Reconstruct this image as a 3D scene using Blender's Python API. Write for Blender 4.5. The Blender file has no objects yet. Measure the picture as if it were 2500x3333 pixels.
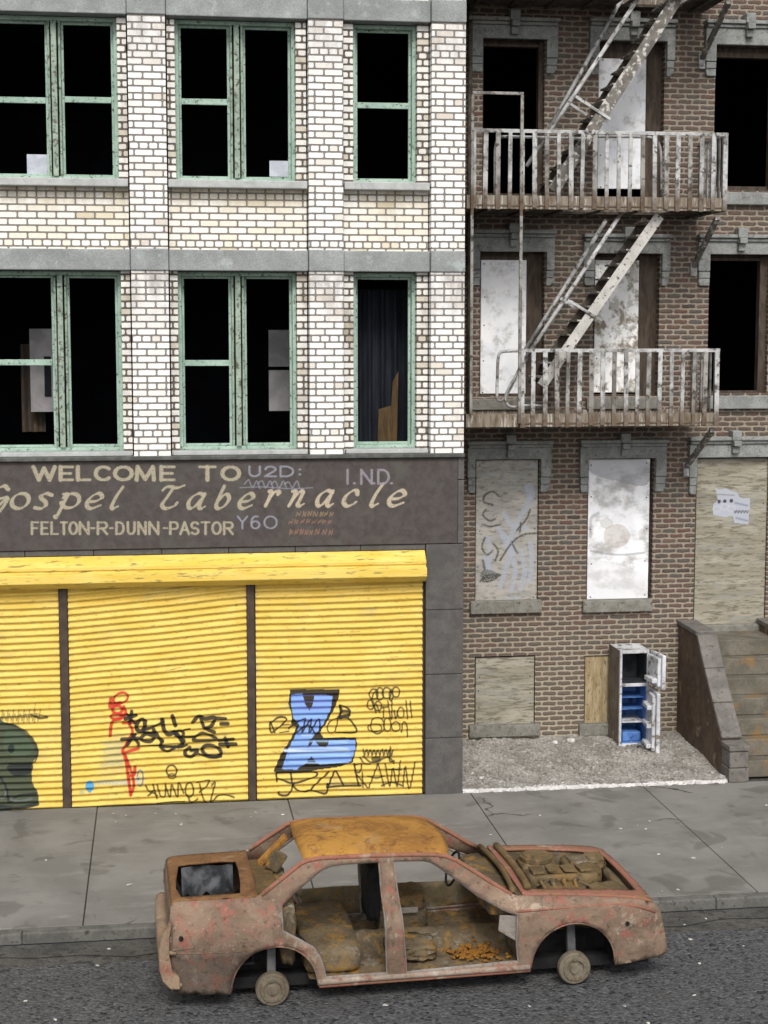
import bpy, bmesh, math, random
import numpy as np
from mathutils import Vector, Matrix
from mathutils.geometry import delaunay_2d_cdt, tessellate_polygon

random.seed(7)
rng = np.random.default_rng(7)
scene = bpy.context.scene
COL = scene.collection
R = math.radians

# ------------------------------------------------------------------ camera
FPX, CX, CY = 5275., 1250., 1666.5            # focal length and centre in the photo's own pixels
YAW, PITCH = R(8.0), math.atan(566.5 / 5275.)
CAM = (-4.155, -21.7, 6.307)
fw = Vector((math.sin(YAW) * math.cos(PITCH), math.cos(YAW) * math.cos(PITCH), -math.sin(PITCH)))
rt = Vector((math.cos(YAW), -math.sin(YAW), 0))
up = rt.cross(fw)
cd = bpy.data.cameras.new('camera')
cam = bpy.data.objects.new('camera', cd); COL.objects.link(cam)
cam.matrix_world = Matrix.Translation(CAM) @ Matrix((rt, up, -fw)).transposed().to_4x4()
cd.sensor_fit = 'VERTICAL'; cd.sensor_height = 36; cd.lens = 36 * FPX / 3333.
cd.clip_end = 500
scene.camera = cam
scene.render.resolution_x, scene.render.resolution_y = 768, 1024

# ------------------------------------------------------------------ light
SUN_AZ, SUN_EL = (-0.06, -1.0), R(46)
w = bpy.data.worlds.new('World'); scene.world = w; w.use_nodes = True
nt = w.node_tree
sky = nt.nodes.new('ShaderNodeTexSky'); sky.sky_type = 'NISHITA'; sky.sun_disc = False
sky.sun_elevation = SUN_EL; sky.sun_rotation = math.atan2(SUN_AZ[0], SUN_AZ[1])
sky.dust_density = 3.0
hs = nt.nodes.new('ShaderNodeHueSaturation'); hs.inputs['Saturation'].default_value = 0.3
nt.links.new(sky.outputs[0], hs.inputs['Color'])
nt.links.new(hs.outputs[0], nt.nodes['Background'].inputs[0])
nt.nodes['Background'].inputs[1].default_value = 0.13
sl = bpy.data.lights.new('sun', 'SUN'); sl.energy = 1.5; sl.angle = R(18); sl.color = (1, .96, .9)
so = bpy.data.objects.new('sun', sl); COL.objects.link(so)
hz = math.hypot(*SUN_AZ)
sdir = Vector((SUN_AZ[0] / hz * math.cos(SUN_EL), SUN_AZ[1] / hz * math.cos(SUN_EL), math.sin(SUN_EL)))
so.rotation_euler = sdir.to_track_quat('Z', 'Y').to_euler()
scene.view_settings.view_transform = 'Standard'; scene.view_settings.look = 'None'
scene.view_settings.exposure = 0.47; scene.view_settings.gamma = 1

# ------------------------------------------------------------------ measuring: photo pixel -> point on an upright plane / level plane
def ray(px, py):
    return fw + rt * ((px - CX) / FPX) - up * ((py - CY) / FPX)
def P(px, py, Y=0.):
    d = ray(px, py); t = (Y - CAM[1]) / d.y
    return (CAM[0] + t * d.x, CAM[2] + t * d.z)
def G(px, py, Z=0.):
    d = ray(px, py); t = (Z - CAM[2]) / d.z
    return (CAM[0] + t * d.x, CAM[1] + t * d.y)
def zoom(x0, y0, k):
    return lambda x, y: (x0 + x * k, y0 + y * k)
zA = zoom(1480, 0, .6148); zB = zoom(1480, 650, .6148); zC = zoom(1480, 1400, .6148); zD = zoom(1480, 1950, .6148)
zS = zoom(0, 1450, .5124); zT = zoom(800, 1450, .4822); zG = zoom(0, 2050, .5124); zH = zoom(800, 2050, .4822)

# ------------------------------------------------------------------ object helpers
def tag(o, label=None, cat=None, group=None, kind=None):
    if label: o['label'] = label
    if cat: o['category'] = cat
    if group: o['group'] = group
    if kind: o['kind'] = kind
    return o
def empty(name, loc, rz=0., **k):
    o = bpy.data.objects.new(name, None); COL.objects.link(o)
    o.location = loc; o.rotation_euler = (0, 0, rz); o.empty_display_size = .2
    return tag(o, **k)
def base_of(p):
    while p.parent: p = p.parent
    return Vector(p.location)

class MB:
    def __init__(s): s.v = []; s.f = []
    def add(s, vs, fs):
        n = len(s.v); s.v += [tuple(v) for v in vs]; s.f += [tuple(i + n for i in f) for f in fs]; return s
    def obox(s, c, ax, ay, az):
        c, ax, ay, az = Vector(c), Vector(ax), Vector(ay), Vector(az)
        vs = [c + ax * i + ay * j + az * k for k in (-1, 1) for j in (-1, 1) for i in (-1, 1)]
        return s.add(vs, [(0, 2, 3, 1), (4, 5, 7, 6), (0, 1, 5, 4), (2, 6, 7, 3), (0, 4, 6, 2), (1, 3, 7, 5)])
    def box(s, x0, x1, y0, y1, z0, z1):
        x0, x1 = sorted((x0, x1)); y0, y1 = sorted((y0, y1)); z0, z1 = sorted((z0, z1))
        return s.obox(((x0 + x1) / 2, (y0 + y1) / 2, (z0 + z1) / 2), ((x1 - x0) / 2, 0, 0), (0, (y1 - y0) / 2, 0), (0, 0, (z1 - z0) / 2))
    def bar(s, p, q, wd, th, side=(0, 1, 0)):          # wd across, th along `side`
        p, q = Vector(p), Vector(q); d = (q - p); l = d.length; d.normalize()
        sd = Vector(side); sd = (sd - d * sd.dot(d)).normalized(); wv = d.cross(sd)
        return s.obox((p + q) / 2, d * l / 2, wv * wd / 2, sd * th / 2)
    def tube(s, pts, r, n=8, cap=True):
        pts = [Vector(p) for p in pts]; rings = []
        rr = r if isinstance(r, (list, tuple)) else [r] * len(pts)
        prev = None
        for i, p in enumerate(pts):
            d = (pts[min(i + 1, len(pts) - 1)] - pts[max(i - 1, 0)]).normalized()
            if prev is None:
                a = d.orthogonal().normalized()
            else:
                a = (prev - d * prev.dot(d)).normalized()
            prev = a; b = d.cross(a)
            rings.append([p + (a * math.cos(2 * math.pi * k / n) + b * math.sin(2 * math.pi * k / n)) * rr[i] for k in range(n)])
        vs = [v for g in rings for v in g]; fs = []
        for i in range(len(pts) - 1):
            for k in range(n):
                k2 = (k + 1) % n; fs.append((i * n + k, i * n + k2, (i + 1) * n + k2, (i + 1) * n + k))
        if cap: fs.append(tuple(range(n - 1, -1, -1))); fs.append(tuple((len(pts) - 1) * n + k for k in range(n)))
        return s.add(vs, fs)
    def prism(s, poly, y0, y1):                         # polygon in (x,z) pushed along y
        n = len(poly); A = sum(poly[i][0] * poly[(i + 1) % n][1] - poly[(i + 1) % n][0] * poly[i][1] for i in range(n))
        if A < 0: poly = poly[::-1]
        y0, y1 = sorted((y0, y1))
        vs = [(x, y0, z) for x, z in poly] + [(x, y1, z) for x, z in poly]
        tri = tessellate_polygon([[Vector((x, z, 0)) for x, z in poly]])
        fs = []
        for t in tri:
            a, b, c = t
            ar = (poly[b][0] - poly[a][0]) * (poly[c][1] - poly[a][1]) - (poly[c][0] - poly[a][0]) * (poly[b][1] - poly[a][1])
            if ar < 0: a, c = c, a
            fs.append((a, b, c)); fs.append((n + c, n + b, n + a))
        for i in range(n):
            j = (i + 1) % n; fs.append((j, i, n + i, n + j))
        return s.add(vs, fs)
    def lathe(s, prof, c, axis='y', n=24):              # prof: (along axis, radius)
        vs = []
        for t, r in prof:
            for k in range(n):
                a = 2 * math.pi * k / n; u, v_ = r * math.cos(a), r * math.sin(a)
                vs.append({'y': (c[0] + u, c[1] + t, c[2] + v_), 'z': (c[0] + u, c[1] + v_, c[2] + t), 'x': (c[0] + t, c[1] + u, c[2] + v_)}[axis])
        fs = [(i * n + k, i * n + (k + 1) % n, (i + 1) * n + (k + 1) % n, (i + 1) * n + k) for i in range(len(prof) - 1) for k in range(n)]
        fs += [tuple(range(n)), tuple((len(prof) - 1) * n + k for k in range(n))]
        return s.add(vs, fs)
    def grid(s, fn, us, vs_):
        n = len(us); m = len(vs_)
        V = [fn(u, v) for v in vs_ for u in us]
        return s.add(V, [(j * n + i, j * n + i + 1, (j + 1) * n + i + 1, (j + 1) * n + i) for j in range(m - 1) for i in range(n - 1)])
    def build(s, name, mat, parent=None, smooth=False, bevel=0., seg=2, local=False, recalc=True, jitter=0.):
        me = bpy.data.meshes.new(name)
        off = Vector((0, 0, 0)) if (parent is None or local) else base_of(parent)
        vs = [(v[0] - off.x, v[1] - off.y, v[2] - off.z) for v in s.v]
        if jitter: vs = [tuple(c + random.uniform(-jitter, jitter) for c in v) for v in vs]
        me.from_pydata(vs, [], s.f); me.update()
        if recalc:
            bm = bmesh.new(); bm.from_mesh(me); bmesh.ops.recalc_face_normals(bm, faces=bm.faces[:]); bm.to_mesh(me); bm.free()
        if smooth: me.polygons.foreach_set('use_smooth', [True] * len(me.polygons))
        o = bpy.data.objects.new(name, me); COL.objects.link(o)
        if mat: me.materials.append(mat)
        if parent: o.parent = parent
        if bevel:
            b = o.modifiers.new('bevel', 'BEVEL'); b.width = bevel; b.segments = seg; b.limit_method = 'ANGLE'; b.angle_limit = R(40)
        return o

# ------------------------------------------------------------------ material helpers
class NT:
    def __init__(s, name):
        s.m = bpy.data.materials.new(name); s.m.use_nodes = True; s.t = s.m.node_tree; s.t.nodes.clear()
        s.out = s.t.nodes.new('ShaderNodeOutputMaterial'); s.b = s.t.nodes.new('ShaderNodeBsdfPrincipled')
        s.t.links.new(s.b.outputs[0], s.out.inputs[0])
        s.geo = s.t.nodes.new('ShaderNodeNewGeometry'); s.tc = s.t.nodes.new('ShaderNodeTexCoord')
    def n(s, ty): return s.t.nodes.new(ty)
    def put(s, sock, v):
        if isinstance(v, bpy.types.NodeSocket): s.t.links.new(v, sock)
        elif isinstance(v, (tuple, list)) and len(v) == 3 and sock.type == 'RGBA': sock.default_value = (*v, 1)
        else: sock.default_value = v
    def m_(s, op, a, b=0., c=0.):
        q = s.n('ShaderNodeMath'); q.operation = op
        for i, v in enumerate((a, b, c)): s.put(q.inputs[i], v)
        return q.outputs[0]
    def mix(s, f, a, b, mode='MIX'):
        q = s.n('ShaderNodeMix'); q.data_type = 'RGBA'; q.blend_type = mode; q.clamp_factor = True
        s.put(q.inputs[0], f); s.put(q.inputs[6], a); s.put(q.inputs[7], b); return q.outputs[2]
    def ss(s, v, a, b, o0=0., o1=1.):
        q = s.n('ShaderNodeMapRange'); q.interpolation_type = 'SMOOTHSTEP'
        s.put(q.inputs[0], v)
        for i, x in enumerate((a, b, o0, o1)): s.put(q.inputs[i + 1], x)
        return q.outputs[0]
    def vec(s, src='obj'):
        return {'obj': s.tc.outputs['Object'], 'pos': s.geo.outputs['Position']}[src]
    def scale(s, v, k):
        q = s.n('ShaderNodeVectorMath'); q.operation = 'MULTIPLY'; s.put(q.inputs[0], v); q.inputs[1].default_value = k; return q.outputs[0]
    def noise(s, v, sc, det=4., rough=.55, dist=0.):
        q = s.n('ShaderNodeTexNoise'); s.put(q.inputs['Vector'], v); q.inputs['Scale'].default_value = sc
        q.inputs['Detail'].default_value = det; q.inputs['Roughness'].default_value = rough; q.inputs['Distortion'].default_value = dist
        return q.outputs['Fac']
    def sep(s, v):
        q = s.n('ShaderNodeSeparateXYZ'); s.put(q.inputs[0], v); return q.outputs
    def comb(s, x, y, z):
        q = s.n('ShaderNodeCombineXYZ')
        for i, v in enumerate((x, y, z)): s.put(q.inputs[i], v)
        return q.outputs[0]
    def white(s, v):
        q = s.n('ShaderNodeTexWhiteNoise'); q.noise_dimensions = '3D'; s.put(q.inputs['Vector'], v); return q.outputs
    def bump(s, h, st=.3, d=.02, nrm=None):
        q = s.n('ShaderNodeBump'); q.inputs['Strength'].default_value = st; q.inputs['Distance'].default_value = d
        s.put(q.inputs['Height'], h)
        if nrm: s.put(q.inputs['Normal'], nrm)
        return q.outputs[0]
    def done(s, col, rough=.8, nrm=None, metal=0., spec=.3):
        s.put(s.b.inputs['Base Color'], col); s.put(s.b.inputs['Roughness'], rough); s.b.inputs['Metallic'].default_value = metal
        s.b.inputs['Specular IOR Level'].default_value = spec
        if nrm: s.put(s.b.inputs['Normal'], nrm)
        return s.m

def plain(name, c1, c2, sc=6., lo=.35, hi=.65, c3=None, sc3=30., lo3=.55, hi3=.7, rough=.85, bump=.25, bsc=60., bd=.01, stretch=None, src='pos', spec=.25, fine=.0):
    t = NT(name); v = t.vec(src)
    if stretch: v = t.scale(v, stretch)
    c = t.mix(t.ss(t.noise(v, sc, 6, .6, .3), lo, hi), c1, c2)
    if c3: c = t.mix(t.ss(t.noise(v, sc3, 4, .6), lo3, hi3), c, c3)
    nz = t.noise(v, bsc, 4, .6)
    if fine: c = t.mix(t.ss(nz, .3, .7, 0, fine), c, (0.01, .01, .01))
    return t.done(c, rough, t.bump(nz, bump, bd), spec=spec)

def brick(name, L, H, mort, zref, cols, mcol, jit=.0, soft=.5, header=True, bumpd=.012, wear=None, low=None, xoff=0., soot=None, mlow=None):
    """common bond: every seventh course of headers. cols: list of brick colours picked at random"""
    t = NT(name); pos = t.vec('pos'); x, y, z = t.sep(pos)
    if jit:
        nz = t.n('ShaderNodeTexNoise'); t.put(nz.inputs['Vector'], pos); nz.inputs['Scale'].default_value = 9.; nz.inputs['Detail'].default_value = 4
        sx, sy, sz = t.sep(nz.outputs['Color'])
        x = t.m_('ADD', x, t.m_('MULTIPLY', t.m_('SUBTRACT', sx, .5), jit)); z = t.m_('ADD', z, t.m_('MULTIPLY', t.m_('SUBTRACT', sz, .5), jit))
    u = t.m_('ADD', t.m_('ADD', x, y), 100. + xoff); r = t.m_('DIVIDE', t.m_('SUBTRACT', z, zref - 700 * H), H)
    row = t.m_('FLOOR', r); fz = t.m_('SUBTRACT', r, row)
    hd = t.m_('LESS_THAN', t.m_('MODULO', row, 7.), .5) if header else 0.
    odd = t.m_('MODULO', row, 2.)
    Lc = t.m_('MULTIPLY', L, t.m_('SUBTRACT', 1., t.m_('MULTIPLY', hd, .5)))
    uu = t.m_('ADD', t.m_('DIVIDE', u, Lc), t.m_('MULTIPLY', odd, .5))
    colm = t.m_('FLOOR', uu); fx = t.m_('SUBTRACT', uu, colm)
    ex = t.m_('MULTIPLY', t.m_('SUBTRACT', .5, t.m_('ABSOLUTE', t.m_('SUBTRACT', fx, .5))), Lc)
    ez = t.m_('MULTIPLY', t.m_('SUBTRACT', .5, t.m_('ABSOLUTE', t.m_('SUBTRACT', fz, .5))), H)
    rad = mort * .9                                      # rounded corners
    qx = t.m_('MAXIMUM', t.m_('SUBTRACT', mort / 2 + rad, ex), 0.); qz = t.m_('MAXIMUM', t.m_('SUBTRACT', mort / 2 + rad, ez), 0.)
    dd = t.m_('SUBTRACT', t.m_('SQRT', t.m_('ADD', t.m_('MULTIPLY', qx, qx), t.m_('MULTIPLY', qz, qz))), rad)
    rag = t.m_('MULTIPLY', t.m_('SUBTRACT', t.noise(pos, 45, 3), .5), mort * soft)
    mask = t.ss(t.m_('ADD', dd, rag), -mort * .22, mort * .22, 1., 0.)      # 1 = brick
    wn = t.white(t.comb(colm, row, t.m_('MULTIPLY', hd, 3.)))
    c = cols[0]
    for i, cc in enumerate(cols[1:]):
        c = t.mix(t.ss(wn[0] if i % 2 == 0 else t.sep(wn[1])[1], 1 - cc[1], 1 - cc[1] + .06), c, cc[0])
    c = t.mix(t.ss(t.noise(pos, 25, 5, .65), .35, .8, 0, .35), c, t.mix(.5, mcol, c))
    if wear: c = t.mix(t.ss(t.noise(t.scale(pos, (1, 1, .45)), wear[1], 6, .65, .4), wear[2], wear[3], 0, wear[4]), c, wear[0])
    mc = t.mix(t.ss(t.noise(pos, 14, 5, .6), .3, .75, 0, .55), mcol, tuple(q * .55 for q in mcol))
    if low:                                               # weathered lower courses
        k = t.m_('MULTIPLY', t.ss(t.m_('ADD', z, t.m_('MULTIPLY', t.noise(pos, 1.3, 3), 2.)), low[2], low[1], 0., 1.), low[3])
        c = t.mix(k, c, low[0])
        if mlow: mc = t.mix(k, mc, mlow)
    for zh, ln, sc_, am in soot or ():                    # soot and rain stains hanging below a ledge
        sk = t.m_('MULTIPLY', t.m_('MULTIPLY', t.ss(z, zh - ln, zh), t.m_('LESS_THAN', z, zh)), t.ss(t.noise(t.scale(pos, (1, 1, .35)), 4.5, 5, .7), .34, .66, 0, am))
        c = t.mix(sk, c, sc_)
    col = t.mix(mask, mc, c)
    h = t.m_('ADD', mask, t.m_('MULTIPLY', t.noise(pos, 70, 4), .35))
    return t.done(col, .75, t.bump(h, .8, bumpd), spec=.3)

def painted(name, c1, c2, sc, c3, sc3, lo3, hi3, rough=.7, stretch=None, bump=.2, bsc=80, bd=.006, chip=.25, spec=.3, c4=None):
    """base colour from noise, with lettering or graffiti from the mesh's own 'paint' colour attribute"""
    t = NT(name); v = t.vec('pos'); vs = t.scale(v, stretch) if stretch else v
    c = t.mix(t.ss(t.noise(vs, sc, 6, .6, .3), .35, .65), c1, c2)
    c = t.mix(t.ss(t.noise(vs, sc3, 5, .65), lo3, hi3), c, c3)
    if c4: c = t.mix(t.ss(t.noise(t.scale(vs, (1.7, 1.3, 1.3)), c4[1], 5, .65, .5), c4[2], c4[3]), c, c4[0])
    a = t.n('ShaderNodeAttribute'); a.attribute_name = 'paint'
    wear = t.ss(t.noise(v, 60, 4, .6), chip, chip + .18)
    c = t.mix(t.m_('MULTIPLY', a.outputs['Alpha'], wear), c, a.outputs['Color'])
    return t.done(c, rough, t.bump(t.noise(vs, bsc, 4, .6), bump, bd), spec=spec)

# ------------------------------------------------------------------ painted surfaces (writing and graffiti follow the real surface)
def s2l(c): return tuple(.72 * ((q / 255 + .055) / 1.055) ** 2.4 if q > 10 else q / 255 / 12.92 for q in c)
class Canvas:
    def __init__(s, x0, x1, z0, z1, res, Y, conv=None):
        s.x = np.linspace(x0, x1, max(2, int(round((x1 - x0) / res)) + 1)); s.z = np.linspace(z0, z1, max(2, int(round((z1 - z0) / res)) + 1))
        s.Y = Y; s.res = res; s.conv = conv; s.a = np.zeros((len(s.z), len(s.x), 4), np.float32)
    def pt(s, p):
        if s.conv: p = s.conv(*p)
        return P(p[0], p[1], s.Y)
    def over(s, sl, cov, col):
        d = s.a[sl]; a0 = d[..., 3]; na = cov + a0 * (1 - cov)
        for i in range(3): d[..., i] = np.where(na > 1e-5, (col[i] * cov + d[..., i] * a0 * (1 - cov)) / np.maximum(na, 1e-5), 0)
        d[..., 3] = na
    def win(s, x0, x1, z0, z1):
        i0, i1 = np.searchsorted(s.x, (x0, x1)); j0, j1 = np.searchsorted(s.z, (z0, z1))
        return (slice(max(j0 - 1, 0), j1 + 1), slice(max(i0 - 1, 0), i1 + 1))
    def stroke(s, pts, wd, col, a=1., nib=None, wmin=.35, smooth=True):
        q = [s.pt(p) for p in pts]
        if smooth and len(q) > 2: q = catmull(q)
        q = np.array(q); hm = wd / 2 + 2 * s.res
        sl = s.win(q[:, 0].min() - hm, q[:, 0].max() + hm, q[:, 1].min() - hm, q[:, 1].max() + hm)
        X, Z = np.meshgrid(s.x[sl[1]], s.z[sl[0]])
        if X.size == 0: return
        best = np.full(X.shape, 9., np.float32)
        for (ax, az), (bx, bz) in zip(q[:-1], q[1:]):
            dx, dz = bx - ax, bz - az; l2 = dx * dx + dz * dz + 1e-12
            tt = np.clip(((X - ax) * dx + (Z - az) * dz) / l2, 0, 1)
            dist = np.hypot(X - ax - tt * dx, Z - az - tt * dz); hw = wd / 2
            if nib is not None:
                th = math.atan2(dz, dx); hw *= wmin + (1 - wmin) * abs(math.sin(th - nib))
            best = np.minimum(best, dist - hw)
        cov = np.clip(.5 - best / (s.res * 1.2), 0, 1) * a
        s.over(sl, cov, s2l(col))
    def fill(s, pts, col, a=1., smooth=False):
        q = [s.pt(p) for p in pts]
        if smooth: q = catmull(q + q[:1])
        n = len(q); xs = [p[0] for p in q]; zs = [p[1] for p in q]
        sl = s.win(min(xs), max(xs), min(zs), max(zs)); X, Z = np.meshgrid(s.x[sl[1]], s.z[sl[0]]); ins = np.zeros(X.shape, bool)
        for i in range(n):
            (ax, az), (bx, bz) = q[i], q[(i + 1) % n]
            if abs(az - bz) < 1e-9: continue
            ins ^= ((az > Z) != (bz > Z)) & (X < (bx - ax) * (Z - az) / (bz - az) + ax)
        s.over(sl, ins.astype(np.float32) * a, s2l(col))
    def ell(s, cx, cy, rx, ry, wd, col, a=1., rot=0., a0=0., a1=360., **k):
        pts = []
        for i in range(21):
            th = R(a0 + (a1 - a0) * i / 20); x, y = rx * math.cos(th), ry * math.sin(th); c, sn = math.cos(R(rot)), math.sin(R(rot))
            pts.append((cx + x * c - y * sn, cy + x * sn + y * c))
        if wd: s.stroke(pts, wd, col, a, smooth=False, **k)
        else: s.fill(pts, col, a)
    def mesh(s, name, mat, parent, yf=None, thick=.02, smooth=True):
        X, Z = np.meshgrid(s.x, s.z); Yv = np.full(X.shape, s.Y) if yf is None else yf(X, Z)
        off = base_of(parent)
        n, m = len(s.x), len(s.z); idx = np.arange(n * m).reshape(m, n)
        V = np.stack([X - off.x, Yv - off.y, Z - off.z], -1).reshape(-1, 3)
        f = np.stack([idx[:-1, :-1], idx[:-1, 1:], idx[1:, 1:], idx[1:, :-1]], -1).reshape(-1, 4)
        me = bpy.data.meshes.new(name)
        me.vertices.add(len(V)); me.vertices.foreach_set('co', V.astype(np.float32).ravel())
        me.loops.add(f.size); me.loops.foreach_set('vertex_index', f.astype(np.int32).ravel())
        me.polygons.add(len(f)); me.polygons.foreach_set('loop_start', np.arange(0, f.size, 4, dtype=np.int32))
        me.update(calc_edges=True); me.validate()
        if smooth: me.polygons.foreach_set('use_smooth', np.ones(len(f), bool))
        at = me.color_attributes.new('paint', 'FLOAT_COLOR', 'POINT'); at.data.foreach_set('color', s.a.reshape(-1))
        me.materials.append(mat)
        o = bpy.data.objects.new(name, me); COL.objects.link(o); o.parent = parent
        sd = o.modifiers.new('thickness', 'SOLIDIFY'); sd.thickness = thick; sd.offset = -1
        return o
def catmull(q, n=6):
    q = [tuple(p) for p in q]; out = []
    ext = [tuple(2 * a - b for a, b in zip(q[0], q[1]))] + q + [tuple(2 * a - b for a, b in zip(q[-1], q[-2]))]
    if len(q) > 3 and q[0] == q[-1]: ext[0] = q[-2]; ext[-1] = q[1]
    for i in range(1, len(ext) - 2):
        p0, p1, p2, p3 = ext[i - 1:i + 3]
        for k in range(n):
            t = k / n
            out.append(tuple(.5 * (2 * b + (c - a) * t + (2 * a - 5 * b + 4 * c - d) * t * t + (-a + 3 * b - 3 * c + d) * t ** 3) for a, b, c, d in zip(p0, p1, p2, p3)))
    return out + [q[-1]]

def arc(cx, cy, rx, ry, a0, a1, n=14):
    return [(cx + rx * math.cos(R(a0 + (a1 - a0) * i / n)), cy + ry * math.sin(R(a0 + (a1 - a0) * i / n))) for i in range(n + 1)]
GL = {  # block capitals, unit box, y down
    'W': [[(0, 0), (.26, 1), (.5, .1), (.76, 1), (1, 0)]], 'E': [[(1, 0), (0, 0), (0, 1), (1, 1)], [(0, .5), (.85, .5)]],
    'L': [[(0, 0), (0, 1), (1, 1)]], 'C': [arc(.5, .5, .5, .5, -45, -315)], 'O': [arc(.5, .5, .5, .5, 0, 360)],
    'M': [[(0, 1), (.06, 0), (.5, .95), (.94, 0), (1, 1)]], 'T': [[(0, 0), (1, 0)], [(.5, 0), (.5, 1)]],
    'F': [[(1, 0), (0, 0), (0, 1)], [(0, .5), (.8, .5)]], 'N': [[(0, 1), (0, 0), (1, 1), (1, 0)]],
    'R': [[(0, 1), (0, 0), (.55, 0)] + arc(.6, .26, .38, .26, -90, 90) + [(0, .52)], [(.45, .52), (1, 1)]],
    'P': [[(0, 1), (0, 0), (.55, 0)] + arc(.6, .28, .38, .28, -90, 90) + [(0, .56)]],
    'D': [[(0, 0), (0, 1), (.4, 1)] + arc(.4, .5, .6, .5, 90, -90) + [(0, 0)]], 'U': [[(0, 0), (0, .6)] + arc(.5, .6, .5, .4, 180, 0) + [(1, 0)]],
    'A': [[(0, 1), (.5, 0), (1, 1)], [(.22, .65), (.78, .65)]], 'S': [arc(.5, .26, .46, .26, -30, -270) + arc(.5, .76, .46, .25, -90, 150)],
    'I': [[(.5, 0), (.5, 1)]], 'Y': [[(0, 0), (.5, .5), (1, 0)], [(.5, .5), (.5, 1)]], '2': [arc(.5, .28, .45, .28, 180, 400) + [(0, 1), (1, 1)]],
    '6': [arc(.6, .5, .55, .5, -70, -200) + arc(.5, .7, .45, .3, 180, 540)], '0': [arc(.5, .5, .5, .5, 0, 360)], '-': [[(0, .5), (1, .5)]], '.': [[(.4, .97), (.6, .97)]],
    ':': [[(.4, .3), (.6, .3)], [(.4, .8), (.6, .8)]]}
SC = {  # sloping brush script, x-height box 0..1 (ascenders negative, descenders above 1)
    'o': [arc(.5, .5, .48, .5, -60, 300)], 's': [[(.92, .1), (.6, 0), (.3, .12), (.3, .3), (.62, .55), (.7, .8), (.45, 1), (.05, .95)]],
    'p': [[(.25, .05), (.42, .1), (.36, .6), (.2, 1.5), (.12, 1.55)], arc(.62, .48, .38, .48, -160, 160)],
    'e': [[(.1, .55), (.6, .5), (.9, .25), (.7, 0), (.35, .1), (.05, .5), (.1, .85), (.4, 1), (.95, .78)]],
    'l': [[(.75, -.45), (.45, .2), (.3, .8), (.4, 1), (.75, .85)]],
    'T': [[(-.05, -.2), (.1, -.42), (.35, -.45), (.7, -.38), (1.05, -.55)], [(.5, -.4), (.3, .2), (.12, .75), (.35, 1), (.75, .85), (.9, .6)]],
    'a': [[(.85, .1), (.55, 0), (.2, .25), (.08, .65), (.22, .98), (.5, .85), (.8, .3)], [(.9, .02), (.78, .55), (.75, .9), (.9, 1), (1.1, .85)]],
    'b': [[(.4, -.5), (.28, .1), (.18, .75), (.35, 1), (.7, .85), (.9, .4), (.75, .08), (.5, .12), (.28, .45)]],
    'r': [[(.15, .05), (.35, .08), (.3, .5), (.15, 1)], [(.28, .55), (.6, .1), (.95, .08), (.9, .25)]],
    'n': [[(.1, .05), (.3, .08), (.25, .5), (.1, 1)], [(.22, .6), (.55, .08), (.75, .1), (.7, .5), (.62, .9), (.78, 1), (1, .85)]],
    'c': [[(.88, .22), (.8, .02), (.5, .02), (.15, .35), (.1, .75), (.35, 1), (.7, .92), (.95, .72)]],
    'G': [[(1, -.3), (.75, -.5), (.3, -.2), (.05, .4), (.2, .95), (.6, .95), (.95, .45)], [(.6, .35), (1.1, .35), (.85, 1.2), (.5, 1.5)]]}
def text(cv, glyphs, boxes, y0, y1, wd, col, a=1., nib=0., wmin=.5, slant=0., smooth=False):
    for ch, (xa, xb) in boxes:
        for st in glyphs[ch]:
            pts = [(xa + (xb - xa) * x + slant * (y1 - y0) * (1 - y), y0 + (y1 - y0) * y) for x, y in st]
            cv.stroke(pts, wd, col, a, nib=nib, wmin=wmin, smooth=smooth)
# ------------------------------------------------------------------ materials
M = {}
zref = P(480, 633, 0)[1] - .045
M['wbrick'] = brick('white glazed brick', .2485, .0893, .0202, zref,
                    [(.85, .845, .83), ((.76, .72, .66), .12), ((.82, .80, .76), .30), ((.62, .56, .47), .04)], (.24, .217, .195),
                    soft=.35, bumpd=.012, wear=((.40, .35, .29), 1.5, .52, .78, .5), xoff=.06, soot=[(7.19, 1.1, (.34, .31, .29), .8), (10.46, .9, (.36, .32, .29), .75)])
M['wjamb'] = brick('darker glazed brick', .2485, .0893, .023, zref, [(.74, .72, .68), ((.60, .55, .46), .25), ((.80, .78, .74), .3)], (.12, .10, .08), soft=.4, bumpd=.012, wear=((.25, .20, .15), 2.4, .48, .74, .6), xoff=.06)  # darker, browner brick with dark joints for the jamb strips
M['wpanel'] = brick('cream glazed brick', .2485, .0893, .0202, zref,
                    [(.84, .82, .77), ((.72, .65, .50), .12), ((.81, .76, .65), .34), ((.56, .48, .34), .04)], (.235, .207, .175),
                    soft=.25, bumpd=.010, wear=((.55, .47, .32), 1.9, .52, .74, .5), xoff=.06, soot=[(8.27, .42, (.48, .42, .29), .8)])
M['rbrick'] = brick('old red brick', .235, .0785, .027, 0.,
                    [(.102, .065, .052), ((.142, .089, .070), .35), ((.055, .040, .036), .30), ((.118, .062, .050), .26), ((.088, .076, .067), .24)], (.315, .27, .21),
                    jit=.030, soft=1.1, bumpd=.028, header=False, wear=((.10, .085, .07), 1.1, .45, .68, .5), low=((.150, .126, .098), .9, 4.2, .8), mlow=(.43, .37, .275))
M['stone'] = plain('grey painted stone', (.27, .285, .28), (.36, .375, .37), 2.6, .35, .65, (.42, .46, .45), 5, .56, .72, bump=.2, bsc=60, fine=.3)
M['sill'] = plain('pale stone', (.36, .37, .36), (.46, .47, .46), 5, .35, .65, (.25, .25, .24), 18, .58, .75, bump=.15)
M['green'] = plain('green window paint', (.27, .385, .315), (.38, .50, .42), 4, .35, .65, (.08, .085, .07), 26, .56, .68, rough=.6, bump=.25)
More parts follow.
